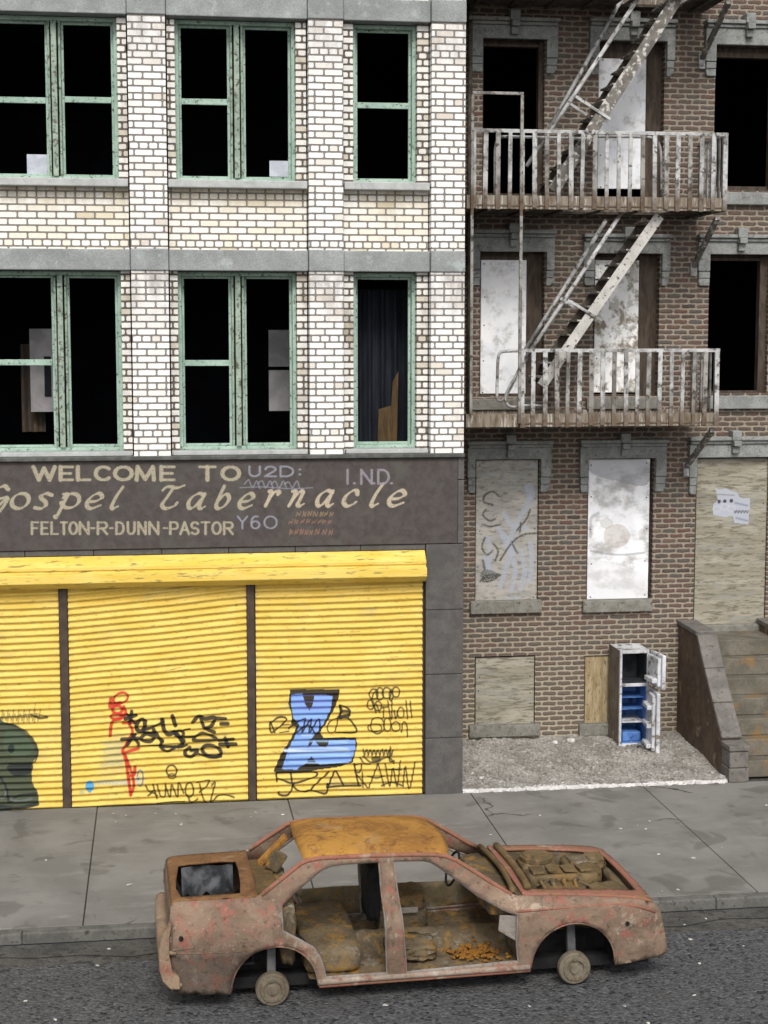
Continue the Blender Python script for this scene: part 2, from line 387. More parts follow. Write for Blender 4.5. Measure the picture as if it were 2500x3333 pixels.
M['greend'] = plain('grimy green mullion paint', (.22, .28, .225), (.33, .41, .335), 5, .35, .65, (.08, .072, .055), 22, .50, .66, rough=.7, bump=.25)
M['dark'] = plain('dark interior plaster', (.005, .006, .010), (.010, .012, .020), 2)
M['curtain'] = plain('dark blue curtain', (.008, .010, .015), (.016, .02, .03), 4, stretch=(3, 3, .4))
M['tanboard'] = plain('brown board', (.11, .068, .028), (.055, .036, .018), 5, stretch=(4, 4, .5))
M['paper'] = plain('grey white paper', (.38, .40, .45), (.50, .52, .57), 7)
M['panelg'] = plain('dim grey panel', (.24, .235, .24), (.34, .325, .33), 4)
M['sign'] = painted('painted sign fascia', (.058, .050, .047), (.082, .070, .066), 9, (.075, .055, .05), 28, .5, .7, rough=.75, bump=.35, bsc=50, bd=.012, chip=.29, c4=((.085, .082, .07), 1.6, .5, .75))
M['slate'] = plain('charcoal stone blocks', (.082, .077, .073), (.112, .106, .10), 5, .35, .65, (.075, .07, .065), 40, .5, .7, bump=.12, bsc=90)
M['ledge'] = plain('dark metal ledge', (.07, .072, .068), (.12, .12, .115), 9, .4, .65, rough=.6)
M['post'] = plain('brown shutter post', (.05, .036, .028), (.075, .055, .042), 7, rough=.7)
M['yellow'] = painted('yellow shutter paint', (.68, .47, .088), (.74, .54, .135), 5, (.34, .25, .06), 26, .56, .74, stretch=(.45, 1, 1.), rough=.6, bump=.12, chip=.12, c4=((.50, .40, .15), 2.0, .55, .75))
M['yhood'] = plain('yellow hood paint', (.68, .47, .075), (.74, .56, .15), 5, .35, .65, (.26, .20, .06), 20, .54, .70, rough=.6, bump=.3, stretch=(.25, 1, 1.5))
M['rstone'] = plain('weathered grey stone trim', (.24, .25, .24), (.34, .35, .335), 5, .35, .65, (.17, .155, .13), 13, .54, .72, bump=.4, bsc=55, fine=.35)
M['rsill'] = plain('dull stone sill', (.19, .18, .155), (.26, .25, .22), 7, .35, .65, (.11, .10, .085), 18, .55, .7, bump=.3, fine=.2)
M['brownframe'] = plain('brown timber frame', (.045, .032, .024), (.085, .065, .05), 14, stretch=(1, 1, .25), bump=.4, bsc=40)
M['boardW'] = painted('whitewashed board', (.78, .80, .84), (.90, .90, .91), 2.4, (.52, .51, .50), 5, .50, .70, rough=.55, chip=-.2)
M['boardP'] = painted('peeling whitewashed board', (.80, .80, .79), (.90, .90, .89), 3, (.24, .205, .155), 5, .48, .62, rough=.7, chip=-.2, c4=((.50, .48, .44), 4., .5, .62))
M['boardS'] = painted('streaky silver board', (.78, .79, .82), (.90, .90, .92), 2.2, (.42, .41, .40), 2.6, .44, .66, rough=.5, chip=-.2, stretch=(1, 1, 1.3))
M['boardG'] = painted('grey scrawled board', (.30, .29, .265), (.40, .38, .34), 6, (.17, .16, .145), 14, .5, .68, rough=.8, chip=.32, stretch=(.5, 1, 1.6), c4=((.36, .38, .42), 3, .56, .72))
M['ply'] = painted('weathered plywood', (.26, .238, .18), (.37, .345, .275), 3, (.155, .14, .105), 15, .46, .64, rough=.85, chip=.2, stretch=(.35, 1, 2.2), bump=.4, c4=((.27, .265, .24), 2.0, .52, .7))
M['plyv'] = painted('brown plywood', (.28, .21, .11), (.42, .34, .21), 5, (.16, .12, .065), 18, .5, .68, rough=.85, chip=.2, stretch=(2.5, 1, .5), bump=.4)
M['iron'] = plain('flaking painted iron', (.20, .185, .165), (.45, .44, .42), 4, .34, .60, (.085, .068, .054), 11, .50, .66, bump=.5, bsc=70, bd=.008)
M['ironrust'] = plain('rusted painted iron', (.125, .092, .06), (.25, .215, .17), 6, .35, .62, (.46, .43, .39), 9, .55, .66, bump=.5, bsc=70, bd=.008, stretch=(2.4, 1, .35))
M['irondark'] = plain('dark rusted iron', (.04, .032, .025), (.11, .09, .07), 8, .35, .65, (.25, .225, .19), 22, .62, .72, bump=.4)
M['plank'] = plain('flaking stair stringer paint', (.12, .11, .095), (.20, .185, .165), 6, .35, .65, (.52, .50, .47), 11, .52, .62, bump=.5)
M['plankW'] = plain('pale flaking stringer paint', (.42, .405, .375), (.54, .52, .49), 6, .35, .65, (.06, .05, .045), 14, .57, .66, bump=.5)
M['brown'] = plain('brown render', (.095, .066, .047), (.14, .10, .072), 5, .35, .65, (.25, .18, .125), 2.6, .60, .66, bump=.35, bsc=40, fine=.2)
M['cap'] = plain('worn grey coping', (.12, .112, .102), (.175, .16, .145), 5, .35, .65, (.085, .07, .06), 16, .55, .7, bump=.3)
M['step'] = plain('mossy stone step', (.12, .108, .085), (.19, .172, .135), 3, .35, .65, (.23, .15, .07), 2.6, .54, .68, bump=.35, bsc=50, fine=.25)
M['walk'] = None
# ------------------------------------------------------------------ setting
def ground_mats():
    t = NT('pavement concrete'); v = t.vec('pos')
    c = t.mix(t.ss(t.noise(v, .9, 6, .6, .4), .35, .68), (.156, .150, .136), (.214, .206, .188))
    c = t.mix(t.ss(t.noise(t.scale(v, (.5, 1.6, 1)), 2.6, 6, .65), .52, .75), c, (.235, .23, .21))
    c = t.mix(t.ss(t.noise(v, 3.4, 6, .65, .6), .60, .74, 0, .6), c, (.080, .077, .071))
    c = t.mix(t.ss(t.noise(v, 34, 4, .7), .62, .74, 0, .5), c, (.22, .21, .19))
    ve = t.n('ShaderNodeTexVoronoi'); ve.feature = 'DISTANCE_TO_EDGE'; ve.inputs['Scale'].default_value = .42
    wv = t.n('ShaderNodeVectorMath'); wv.operation = 'ADD'; nz2 = t.n('ShaderNodeTexNoise'); nz2.inputs['Scale'].default_value = 2.6; nz2.inputs['Detail'].default_value = 5; t.put(nz2.inputs['Vector'], v)
    t.put(wv.inputs[0], v); t.put(wv.inputs[1], t.scale(nz2.outputs['Color'], (.55, .55, .0))); t.put(ve.inputs['Vector'], wv.outputs[0])
    ck = t.m_('MULTIPLY', t.ss(ve.outputs['Distance'], .009, .002), t.ss(t.noise(v, .55, 2), .57, .64))
    c = t.mix(t.m_('MULTIPLY', ck, .8), c, (.02, .019, .017))
    c = t.mix(t.ss(t.noise(v, 1.5, 3, .5, .8), .58, .66, 0, .45), c, (.075, .071, .062))
    M['walk'] = t.done(c, .85, t.bump(t.noise(v, 55, 5, .65), .3, .012), spec=.25)
    t = NT('coarse asphalt'); v = t.vec('pos')
    vo = t.n('ShaderNodeTexVoronoi'); t.put(vo.inputs['Vector'], v); vo.inputs['Scale'].default_value = 30
    wn = t.sep(vo.outputs['Color'])[0]
    c = t.mix(t.ss(t.noise(v, 26, 5, .7), .35, .66), (.060, .060, .062), (.120, .121, .124))
    c = t.mix(t.ss(wn, .76, .95, 0, .7), c, (.165, .165, .165))
    c = t.mix(t.ss(wn, .18, .05, 0, .8), c, (.012, .012, .013))
    c = t.mix(t.ss(t.noise(v, 1.1, 4, .6), .4, .7, 0, .35), c, (.075, .072, .066))
    h = t.m_('ADD', t.noise(v, 30, 6, .75), t.m_('MULTIPLY', vo.outputs['Distance'], -.9))
    M['road'] = t.done(c, .8, t.bump(h, .9, .03), spec=.3)
    M['gutter'] = plain('gutter grit', (.075, .071, .062), (.115, .109, .095), 2.2, .35, .65, (.045, .044, .042), 12, .50, .66, bump=.6, bsc=40, bd=.02, fine=.45)
    M['kerb'] = plain('kerb stone', (.10, .097, .088), (.15, .146, .132), 4, .35, .65, (.055, .052, .046), 14, .55, .7, bump=.3, bsc=50, fine=.2)
    M['gravel'] = plain('dusty rubble', (.27, .25, .22), (.43, .405, .37), 2.2, .35, .65, (.50, .48, .455), 11, .54, .7, bump=.8, bsc=40, bd=.03, fine=.35)
    M['chalk'] = plain('chalky rubble', (.50, .48, .46), (.68, .66, .64), 20, .35, .65, (.28, .26, .23), 40, .52, .66, bump=.5)
ground_mats()
KY = -4.63; ZR = -.13
ground = MB().add([(-90, -90, ZR - .006), (90, -90, ZR - .006), (90, 90, ZR - .006), (-90, 90, ZR - .006)], [(0, 1, 2, 3)]).build('ground', M['gutter']); tag(ground, kind='structure')
road = MB().grid(lambda x, y: (x, y, ZR), list(np.linspace(-60, 60, 5)), [-60, -20, KY - .62 + .0]).build('road', M['road']); tag(road, kind='structure')
gut = MB()
xs = list(np.linspace(-30, 30, 121))
for i in range(len(xs) - 1):
    pass
def gedge(x): return KY - .36 - .10 * math.sin(x * 1.7) * math.sin(x * .61 + 1) - .05 * math.sin(x * 5.3)
gut.grid(lambda x, v: (x, (KY + .0) * (1 - v) + gedge(x) * v, ZR + .004), xs, [0, 1])
tag(gut.build('gutter', M['gutter']), kind='structure')
# pavement: individual slabs with open joints, straight back to the facades
jl = [G(327, 2644), G(256, 2999)]                       # a joint that can be read in the photo
jx = [-13.2, -10.4, -7.6, -5.02, -2.44, .107, 2.59, 5.1, 7.6, 9.6]
sw = MB()
for i in range(len(jx) - 1):
    for (y0, y1) in ((KY + .16, -.0),):
        a, b = jx[i] + .007, jx[i + 1] - .007
        z = .0 + random.uniform(-.003, .003)
        sw.obox(((a + b) / 2, (y0 + y1) / 2, -.06), ((b - a) / 2, 0, 0), (0, (y1 - y0) / 2 - .0015, 0), (0, 0, .06 + z))
tag(sw.build('pavement', M['walk'], bevel=.006), kind='structure')
bed = MB().box(-13.2, 9.6, KY + .02, 4.0, -.128, -.03).build('pavement_bed', M['gutter']); tag(bed, kind='structure')
kb = MB(); x = -13.2
while x < 9.6:
    l = random.uniform(2.2, 2.9); kb.box(x + .004, min(x + l, 9.6) - .004, KY, KY + .152, ZR - .05, -.004 + random.uniform(-.004, .004)); x += l
tag(kb.build('kerb', M['kerb'], bevel=.02, seg=3), kind='structure')
tag(MB().box(-30, 30, KY - .022, KY - .002, ZR - .02, ZR + .0075).build('kerb_joint', M['dark'] if 'dark' in M else None), kind='structure')

# ------------------------------------------------------------------ left: white brick building
WB = empty('white_brick_building', (-4.5, .1, 0), label='white glazed brick building with green window frames over yellow roller shutters', cat='building')
XL, XR = -9.0, -.006
Z1t, Z1b, Z2t, Z2b = 10.75, 10.462, 7.468, 7.188          # two stone bands
ZS1, ZS1b = 8.37, 8.268                                   # upper sills
ZS2, ZS2b, ZLb = 4.808, 4.752, 4.695                      # lower sills, ledge
ZSG = 3.512                                               # sign underside
ZTOP = 12.6
YP, YB = .15, .32                                         # recessed brick panel, window frames
piers = [(-9.0, -7.05), (-4.452, -3.966), (-2.108, -1.648), (-.466, XR)]
bays = [(-7.05, -4.452, -6.85, -4.588), (-3.966, -2.108, -3.846, -2.262), (-1.648, -.466, -1.500, -.636)]
def one(mat, name, *bx, **k): return MB().box(*bx).build(name, M[mat], WB, **k)
g_ = .019                                                 # open joint between pier and recessed brickwork
for a, b in piers:
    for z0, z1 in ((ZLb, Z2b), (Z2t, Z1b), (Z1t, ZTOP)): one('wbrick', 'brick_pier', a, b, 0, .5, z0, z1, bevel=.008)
    for z0, z1 in ((Z2b, Z2t), (Z1b, Z1t)): one('stone', 'stone_band', a - .004, b + .004, -.022, .4, z0, z1, bevel=.014)
for a, b, oa, ob in bays:
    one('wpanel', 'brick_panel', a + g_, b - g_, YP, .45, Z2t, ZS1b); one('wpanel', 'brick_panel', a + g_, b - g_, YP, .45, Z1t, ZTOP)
    for z0, z1 in ((ZS2b, Z2b), (ZS1b, Z1b)):
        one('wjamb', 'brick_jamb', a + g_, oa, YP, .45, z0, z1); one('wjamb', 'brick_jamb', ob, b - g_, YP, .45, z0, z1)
    for z0, z1 in ((Z2b, Z2t), (Z1b, Z1t)): one('stone', 'stone_band', a + .008, b - .008, .045, .40, z0 + .003, z1 - .003, bevel=.012)
for a, b, oa, ob in bays:
    MB().box(a + .015 if a > -7 else a, b - .02, .0, .42, ZS1b, ZS1).build('window_sill', M['sill'], WB, bevel=.012)
    MB().box(a + .03, b - .03, .015, .42, ZS2b, ZS2).build('window_sill', M['sill'], WB, bevel=.008)
MB().prism([(XL, ZLb), (XR, ZLb), (XR, ZS2b - .002), (XL, ZS2b - .002)], -.085, .3).build('ledge', M['ledge'], WB, bevel=.01)
# party wall sides, roofless box behind
bk = MB(); bk.box(XR - .02, XR + .0, .47, 6.2, 0, ZTOP); bk.box(XL, XL + .1, .5, 6.2, 0, ZTOP); bk.box(XL, XR - .03, 6.2, 6.3, 0, ZTOP); bk.box(XL, XR, .5, 6.3, ZTOP - .2, ZTOP - .05)
bk.build('side_wall', M['rbrick'], WB)
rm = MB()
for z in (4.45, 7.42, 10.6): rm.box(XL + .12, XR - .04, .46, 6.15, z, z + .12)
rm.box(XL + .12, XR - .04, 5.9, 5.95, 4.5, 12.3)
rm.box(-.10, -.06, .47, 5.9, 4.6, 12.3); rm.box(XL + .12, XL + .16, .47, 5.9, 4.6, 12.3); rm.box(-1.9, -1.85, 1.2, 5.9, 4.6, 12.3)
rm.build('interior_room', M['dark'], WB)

def sash(wobj, x0, x1, z0, z1, fr, rail=None, y=YB + .05, bot=None, mat='green'):
    m = MB(); d = .05; bot = fr if bot is None else bot
    m.box(x0, x0 + fr, y, y + d, z0, z1); m.box(x1 - fr, x1, y, y + d, z0, z1)
    m.box(x0 + fr, x1 - fr, y + .001, y + d, z1 - fr, z1); m.box(x0 + fr, x1 - fr, y + .001, y + d, z0, z0 + bot)
    if rail: m.box(x0 + fr, x1 - fr, y - .012, y + d - .01, rail - .042, rail + .035)
    return m.build('sash', M[mat], wobj, bevel=.005, jitter=.002)
def pwindow(oa, ob, z0, z1, mull, rails, lab=None):
    m = MB(); fr = .05
    y = YB - .04
    m.box(oa, oa + fr, y, y + .16, z0, z1); m.box(ob - fr, ob, y, y + .16, z0, z1)
    m.box(oa + fr, ob - fr, y, y + .16, z1 - fr * 1.0, z1); m.box(oa + fr, ob - fr, y, y + .16, z0, z0 + .045)
    wobj = m.build('window', M['green'], WB, bevel=.006, jitter=.0015)
    if mull:
        c = mull; mm = MB(); mm.box(c - .035, c + .035, y - .04, y + .15, z0 + .045, z1 - fr); mm.box(c - .085, c - .055, y + .01, y + .16, z0 + .045, z1 - fr); mm.box(c + .055, c + .085, y + .01, y + .16, z0 + .045, z1 - fr)
        mm.build('mullion', M['greend'], wobj, bevel=.006)
        spans = [(oa + fr, c - .085), (c + .085, ob - fr)]
    else: spans = [(oa + fr, ob - fr)]
    for (a, b), r in zip(spans, rails): sash(wobj, a, b, z0 + .045, z1 - fr, .035, r)
    return wobj
U0, U1 = ZS1, Z1b - .006; D0, D1 = ZS2, Z2b - .006
pwindow(-6.85, -4.588, U0, U1, P(178, 320, .26)[0], [P(60, 322, .3)[1], P(290, 322, .3)[1]])
pwindow(-3.846, -2.262, U0, U1, P(771, 320, .26)[0], [P(660, 328, .3)[1], None])
pwindow(-1.500, -.636, U0, U1, None, [P(1258, 341, .3)[1]])
pwindow(-6.36, -4.588, D0, D1, P(199, 1150, .26)[0], [P(90, 1179, .3)[1], None])
pwindow(-3.846, -2.262, D0, D1, P(776, 1150, .26)[0], [P(670, 1181, .3)[1], None])
pwindow(-1.500, -.636, D0, D1, None, [None])
MB().box(-6.85, -6.365, YP + .02, .42, D0, D1).build('brick_jamb', M['wbrick'], WB)

def pbox(name, mat, px0, px1, py0, py1, Y, th, **k):
    (xa, za), (xb, zb) = P(px0, py0, Y), P(px1, py1, Y)
    o = MB().box(xa, xb, Y, Y + th, za, zb).build(name, M[mat], None, bevel=.003)
    return tag(o, **k)
pbox('paper_sheet', 'paper', 87, 158, 502, 572, .40, .01, label='pale paper square in the upper left window, left of its mullion', cat='paper')
pbox('paper_sheet', 'paper', 877, 952, 523, 576, .40, .01, label='pale paper square in the upper middle window, right of its mullion', cat='paper')
iw = MB(); (xa, za), (xb, zb) = P(95, 1070, 1.5), P(200, 1340, 1.5)
pn = tag(MB().box(xa, xb, 1.5, 1.54, za, zb).build('grey_sheet', M['panelg']), 'grey panel with a dark slot inside the lower left window', 'panel')  # plain grey panel standing inside the room
(xa, za), (xb, zb) = P(143, 1160, 1.48), P(168, 1290, 1.48)
MB().box(xa, xb, 1.485, 1.497, za, zb).build('slot', M['dark'], pn)
(xa, za), (xb, zb) = P(66, 1120, 1.7), P(150, 1405, 1.7)
cm = MB(); us = np.linspace(xa, xb, 25)
cm.grid(lambda x, z: (x, 1.7 + .04 * math.sin(x * 40), z), list(us), [zb, (za + zb) / 2, za])
tag(cm.build('hanging_cloth', plain('brown cloth', (.10, .07, .04), (.05, .045, .05), 4, stretch=(3, 1, .5)), smooth=True), 'brown cloth hanging behind the grey panel in the lower left window', 'cloth')
bw = tag(MB().box(*[P(874, 1080, 1.6)[0], P(960, 1080, 1.6)[0]], 1.6, 1.64, P(874, 1338, 1.6)[1], P(874, 1205, 1.6)[1]).build('window_shade', M['panelg'], bevel=.004), 'two pale grey shade panels one above the other inside the lower middle window', 'shade')
(xa, za), (xb, zb) = P(874, 1074, 1.6), P(960, 1193, 1.6); MB().box(xa, xb, 1.6, 1.63, zb, za).build('upper_panel', M['panelg'], bw)
# curtains and board in the narrow lower window
cu = MB(); us = list(np.linspace(-1.62, -.55, 90)); z0c, z1c = 4.7, 6.98
cu.grid(lambda x, z: (x, .95 + .05 * math.sin(x * 33) + .015 * math.sin(x * 71), z), us, [z0c, 5.8, z1c])
tag(cu.build('curtain', M['curtain'], smooth=True), 'dark blue curtain hanging in folds in the lower right green window', 'curtain')
(xa, za), (xb, zb) = P(1228, 1325, .85), P(1292, 1460, .85)
tag(MB().prism([(xa, zb), (xb, zb), (xb + .02, za + .5), (xb - .06, za + .35), (xb - .08, za + .02), (xa + .02, za - .03)], .85, .88).build('leaning_board', M['tanboard']), 'brown board leaning against the curtain in the lower right green window', 'board')

# fascia with its lettering
SGY = -.03
sg = Canvas(-6.75, P(1490, 1600, SGY)[0], ZSG + .0, ZLb - .004, .0085, SGY)
CR, GRY, ORG = (196, 186, 160), (172, 174, 188), (165, 125, 105)
sg.conv = zS
text(sg, GL, [('W', (212, 348)), ('E', (385, 462)), ('L', (495, 572)), ('C', (608, 708)), ('O', (730, 838)), ('M', (868, 978)), ('E', (1025, 1108)), ('T', (1268, 1368)), ('O', (1412, 1520))], 136, 218, .056, CR, .9, 0., .62)
text(sg, SC, [('G', (-95, 20)), ('o', (62, 172)), ('s', (215, 315)), ('p', (345, 490)), ('e', (540, 640)), ('l', (680, 770)), ('T', (1010, 1130)), ('a', (1180, 1290)), ('b', (1350, 1450)), ('e', (1510, 1600))], 305, 400, .062, CR, .9, R(30), .3, .25, True)
sg.conv = zT
text(sg, SC, [('r', (120, 205)), ('n', (280, 390)), ('a', (465, 575)), ('c', (645, 745)), ('l', (815, 915)), ('e', (955, 1065))], 305, 408, .066, (212, 198, 172), .92, R(30), .3, .25, True)
sg.conv = zS
text(sg, GL, [(c, b) for c, b in zip('FELTON-R-DUNN-PASTOR', ((203, 243), (265, 305), (328, 368), (384, 428), (442, 490), (508, 562), (578, 600), (622, 680), (698, 716), (740, 785), (812, 855), (880, 925), (950, 1005), (1040, 1062), (1082, 1130), (1146, 1200), (1215, 1262), (1280, 1332), (1350, 1402), (1424, 1478)))], 488, 562, .036, CR, .82, 0., .7)
sg.conv = zT
text(sg, GL, [('U', (25, 95)), ('2', (130, 205)), ('D', (235, 320)), (':', (345, 385))], 142, 208, .030, GRY, .75, 0., .8)
for k in range(4):
    sg.stroke([(-10 + 90 * k, 262), (20 + 90 * k, 232 + 5 * k), (45 + 90 * k, 285), (75 + 90 * k, 240), (95 + 90 * k, 290)], .018, GRY, .55)
sg.stroke([(-40, 285), (120, 280), (300, 292), (450, 285)], .016, GRY, .5)
text(sg, GL, [('I', (660, 715)), ('.', (720, 745)), ('N', (780, 850)), ('.', (850, 880)), ('D', (895, 965)), ('.', (968, 1000))], 165, 258, .034, (165, 160, 168), .85, 0., .9)
text(sg, GL, [('Y', (-55, 10)), ('6', (35, 95)), ('0', (125, 210))], 478, 560, .026, GRY, .75, 0., .8)
for r_, (x0, x1, y0, y1) in enumerate(((340, 600, 440, 478), (290, 590, 497, 528), (295, 600, 562, 602))):
    x = x0
    while x < x1 - 20:
        wv = random.uniform(22, 34)
        sg.stroke([(x, y1), (x + wv * .3, y0 + random.uniform(0, 14)), (x + wv * .6, y1 - random.uniform(0, 10)), (x + wv, y0 + random.uniform(0, 12))], .014, ORG if r_ else (165, 140, 110), .8); x += wv + random.uniform(6, 16)
sg.mesh('sign_board', M['sign'], WB, thick=.12, smooth=False)
xe = P(1490, 1600, SGY)[0]
one('slate', 'fascia_end', xe + .004, XR, SGY - .006, .3, ZSG, P(1500, 1561, SGY)[1] - .006, bevel=.006); one('slate', 'fascia_end', xe + .004, XR, SGY - .006, .3, P(1500, 1561, SGY)[1] + .006, ZLb - .004, bevel=.006)
one('slate', 'fascia_end', XL, -6.754, SGY, .3, ZSG, ZLb - .004)
PXL = P(1386, 2200, SGY)[0]
zj = [P(1440, y, SGY)[1] for y in (2580, 2402, 2195, 1985)]
pb = MB(); lv = [-.01] + zj[1:] + [ZSG - .004]
for z0, z1 in zip(lv[:-1], lv[1:]): pb.box(PXL, XR, SGY - .004, .35, z0 + .007, z1 - .007)
pb.box(PXL + .01, XR - .01, SGY + .012, .34, 0, ZSG - .01)
pb.build('corner_pilaster', M['slate'], WB, bevel=.007)
rw = MB(); x = XL
ztr = 3.43
for px in (80, 305, 527, 745, 962, 1175, 1386):
    xb = P(px, 1800, SGY)[0]; rw.box(x + .004, xb - .004, SGY + .02, .3, ztr, ZSG - .008); x = xb
rw.build('lintel_course', M['slate'], WB, bevel=.005)
hx = P(1390, 1850, -.20)[0]
zq = lambda py, Y: P(700, py, Y)[1]
hz0 = zq(1893, -.22)
hm = MB(); prof = [(.0, 3.425), (-.155, zq(1838, -.155)), (-.155, zq(1849, -.155)), (-.135, zq(1850, -.135)), (-.137, zq(1857, -.137)), (-.215, zq(1863, -.215)), (-.22, hz0 + .012), (-.205, hz0), (-.10, zq(1906, -.10)), (.0, zq(1906, -.10))]
vs = [(xx, y, z) for xx in [XL] + list(np.linspace(-6.6, hx, 12)) for y, z in prof]; n = len(prof)
hm.add(vs, [(i * n + k, i * n + (k + 1) % n, (i + 1) * n + (k + 1) % n, (i + 1) * n + k) for i in range(12) for k in range(n)] + [tuple(range(n)), tuple(12 * n + k for k in range(n))])
hm.build('shutter_hood', M['yhood'], WB, bevel=.006)

# roller shutters, slats as real corrugation, graffiti painted on the slats
SHY = .05
def shutter(x0, x1, z1, tilt_top, tilt_bot, painter, seedv):
    cv = Canvas(x0, x1, -.008, z1, .0075, SHY); xc = (x0 + x1) / 2
    painter(cv)
    def yf(X, Z):
        k = np.clip(Z / z1, 0, 1) ** .6; tl = tilt_bot + (tilt_top - tilt_bot) * k
        wob = .004 * np.sin(X * 2.3 + Z * 1.1 + seedv) + .0015 * np.sin(X * 6.1 - Z * 2.7 + seedv)
        ph = (Z - tl * (X - xc) + wob) / .0905
        fr = ph - np.floor(ph); sm = lambda a, b: (lambda q: q * q * (3 - 2 * q))(np.clip((fr - a) / (b - a), 0, 1)); prf = sm(0., .16) * (1 - sm(.38, .72)) + .10 * sm(.8, .97)
        row = np.floor(ph); jit = .003 * np.sin(row * 12.9898 + seedv)
        return SHY - .034 * prf + jit + .0015 * np.sin(X * 9 + row * 2.1)
    return cv.mesh('roller_shutter', M['yellow'], WB, yf, thick=.015)
zsh = zq(1903, -.05)
BLK = (28, 26, 26)
def paint_left(cv):
    cv.conv = zG
    GD, GM, GK = (52, 72, 62), (88, 108, 84), (34, 40, 40)
    cv.fill([(-120, 590), (60, 592), (130, 625), (195, 680), (235, 745), (238, 800), (205, 850), (205, 960), (230, 1010), (245, 1060), (235, 1110), (120, 1130), (-120, 1135)], GD, .95, True)
    cv.fill([(40, 640), (120, 650), (190, 700), (215, 770), (120, 800), (30, 760)], GM, .5, True)
    cv.fill([(55, 860), (200, 850), (195, 905), (110, 925), (60, 900)], GK, .9, True); cv.ell(72, 755, 22, 28, 0, GK, .9)
    cv.stroke([(40, 596), (130, 622), (200, 680), (240, 755), (232, 815), (200, 850), (120, 858), (60, 850)], .022, GK, .9)
    cv.stroke([(0, 930), (40, 1000), (60, 1090), (120, 1050), (235, 1035)], .03, GK, .9); cv.stroke([(0, 1120), (120, 1128), (240, 1105)], .045, GK, .9)
    cv.ell(15, 1040, 22, 30, .02, (120, 130, 125), .7); cv.stroke([(70, 1075), (130, 1085), (200, 1070)], .03, (110, 120, 115), .6)
    for x in range(-20, 250, 34): cv.stroke([(x, 590), (x + 12, 530), (x + 26, 575), (x + 40, 505)], .012, (70, 74, 60), .75)
    cv.stroke([(0, 555), (110, 545), (230, 530), (300, 552)], .012, (70, 74, 60), .8); cv.stroke([(205, 540), (250, 560), (300, 556)], .03, BLK, .85); cv.stroke([(215, 520), (226, 468)], .01, BLK, .6)
def paint_mid(cv):
    cv.conv = zG; RD = (205, 48, 38); PB = (175, 195, 195)
    for y in range(705, 850, 16): cv.stroke([(640 + (y % 3) * 22, y + 8), (700, y + 3), (780, y)], .030, (178, 190, 160), .55)
    for x in range(610, 810, 22): cv.stroke([(x, 978), (x + 12, 958), (x + 22, 972)], .03, PB, .55)
    cv.ell(570, 992, 27, 38, 0, (70, 170, 225), .95); cv.ell(520, 1030, 16, 10, 0, (120, 180, 170), .6)
    cv.conv = zoom(320, 2230, .2773)
    Q = lambda w_, *p: cv.stroke(p, w_, RD, .93)
    cv.ell(265, 150, 88, 60, .032, RD, .93, -25); Q(.055, (150, 165), (142, 250), (190, 225), (255, 205)); cv.ell(225, 285, 58, 46, .042, RD, .93); cv.ell(215, 366, 70, 34, .034, RD, .93)
    Q(.044, (300, 250), (322, 330), (270, 382), (180, 412), (150, 480), (140, 592)); Q(.038, (290, 445), (445, 438)); Q(.036, (255, 350), (330, 330)); Q(.040, (350, 430), (402, 540), (350, 650), (285, 780), (390, 762), (475, 738))
    Q(.045, (298, 785), (328, 900), (342, 1000), (382, 1282)); Q(.036, (325, 830), (402, 1032), (432, 950), (425, 1045), (370, 1062)); Q(.040, (402, 1060), (418, 1180), (380, 1285))
    cv.ell(492, 1085, 34, 95, .022, (90, 130, 170), .9); cv.ell(470, 1110, 26, 50, 0, (205, 210, 212), .85); cv.ell(470, 1095, 14, 14, 0, (70, 80, 130), .8)
    Q2 = lambda w_, *p: cv.stroke(p, w_ * 1.05, BLK, .95)
    Q2(.05, (318, 392), (442, 350)); Q2(.045, (392, 308), (370, 442)); Q2(.035, (340, 338), (425, 442)); Q2(.048, (278, 632), (475, 620)); Q2(.045, (432, 578), (338, 702)); Q2(.042, (400, 590), (474, 684))
    Q2(.055, (552, 425), (510, 398), (460, 440), (450, 510), (500, 542), (542, 500), (548, 430)); Q2(.036, (520, 520), (600, 505), (680, 470), (765, 425)); Q2(.046, (500, 622), (560, 572), (652, 600), (622, 652), (540, 652), (500, 622)); Q2(.04, (530, 545), (660, 562))
    Q2(.052, (650, 520), (700, 600), (752, 655)); Q2(.056, (750, 400), (772, 520), (820, 572), (890, 552)); Q2(.056, (870, 360), (905, 470)); Q2(.05, (890, 540), (945, 590), (1005, 650)); cv.ell(952, 568, 48, 36, .045, BLK, .95); Q2(.048, (935, 590), (992, 685), (940, 720))
    Q2(.024, (460, 710), (700, 709), (965, 720)); Q2(.042, (742, 660), (735, 722), (812, 772), (905, 722)); Q2(.028, (720, 722), (880, 722))
    Q2(.042, (1020, 606), (1132, 600), (1232, 560), (1392, 630), (1260, 642), (1120, 642), (1135, 608)); Q2(.03, (1010, 522), (1072, 510)); Q2(.052, (1072, 730), (1020, 772), (1032, 822), (1100, 832), (1162, 762), (1090, 762)); Q2(.03, (975, 722), (1042, 700))
    cv.ell(1330, 770, 115, 64, .05, BLK, .95, 15); Q2(.032, (1178, 800), (1300, 842), (1442, 832)); Q2(.052, (1418, 642), (1582, 630)); Q2(.052, (1428, 692), (1612, 690)); Q2(.05, (1488, 620), (1522, 722))
    Q2(.05, (1108, 432), (1180, 362), (1250, 392), (1362, 382), (1330, 470), (1250, 502)); Q2(.045, (1200, 380), (1250, 500), (1362, 548)); Q2(.046, (1388, 386), (1492, 390)); Q2(.046, (1440, 452), (1522, 450))
    TK = (70, 62, 30); T = lambda *p: cv.stroke(p, .023, TK, .93)
    cv.ell(860, 1000, 62, 60, .024, TK, .93); cv.ell(865, 1066, 46, 30, .02, TK, .85)
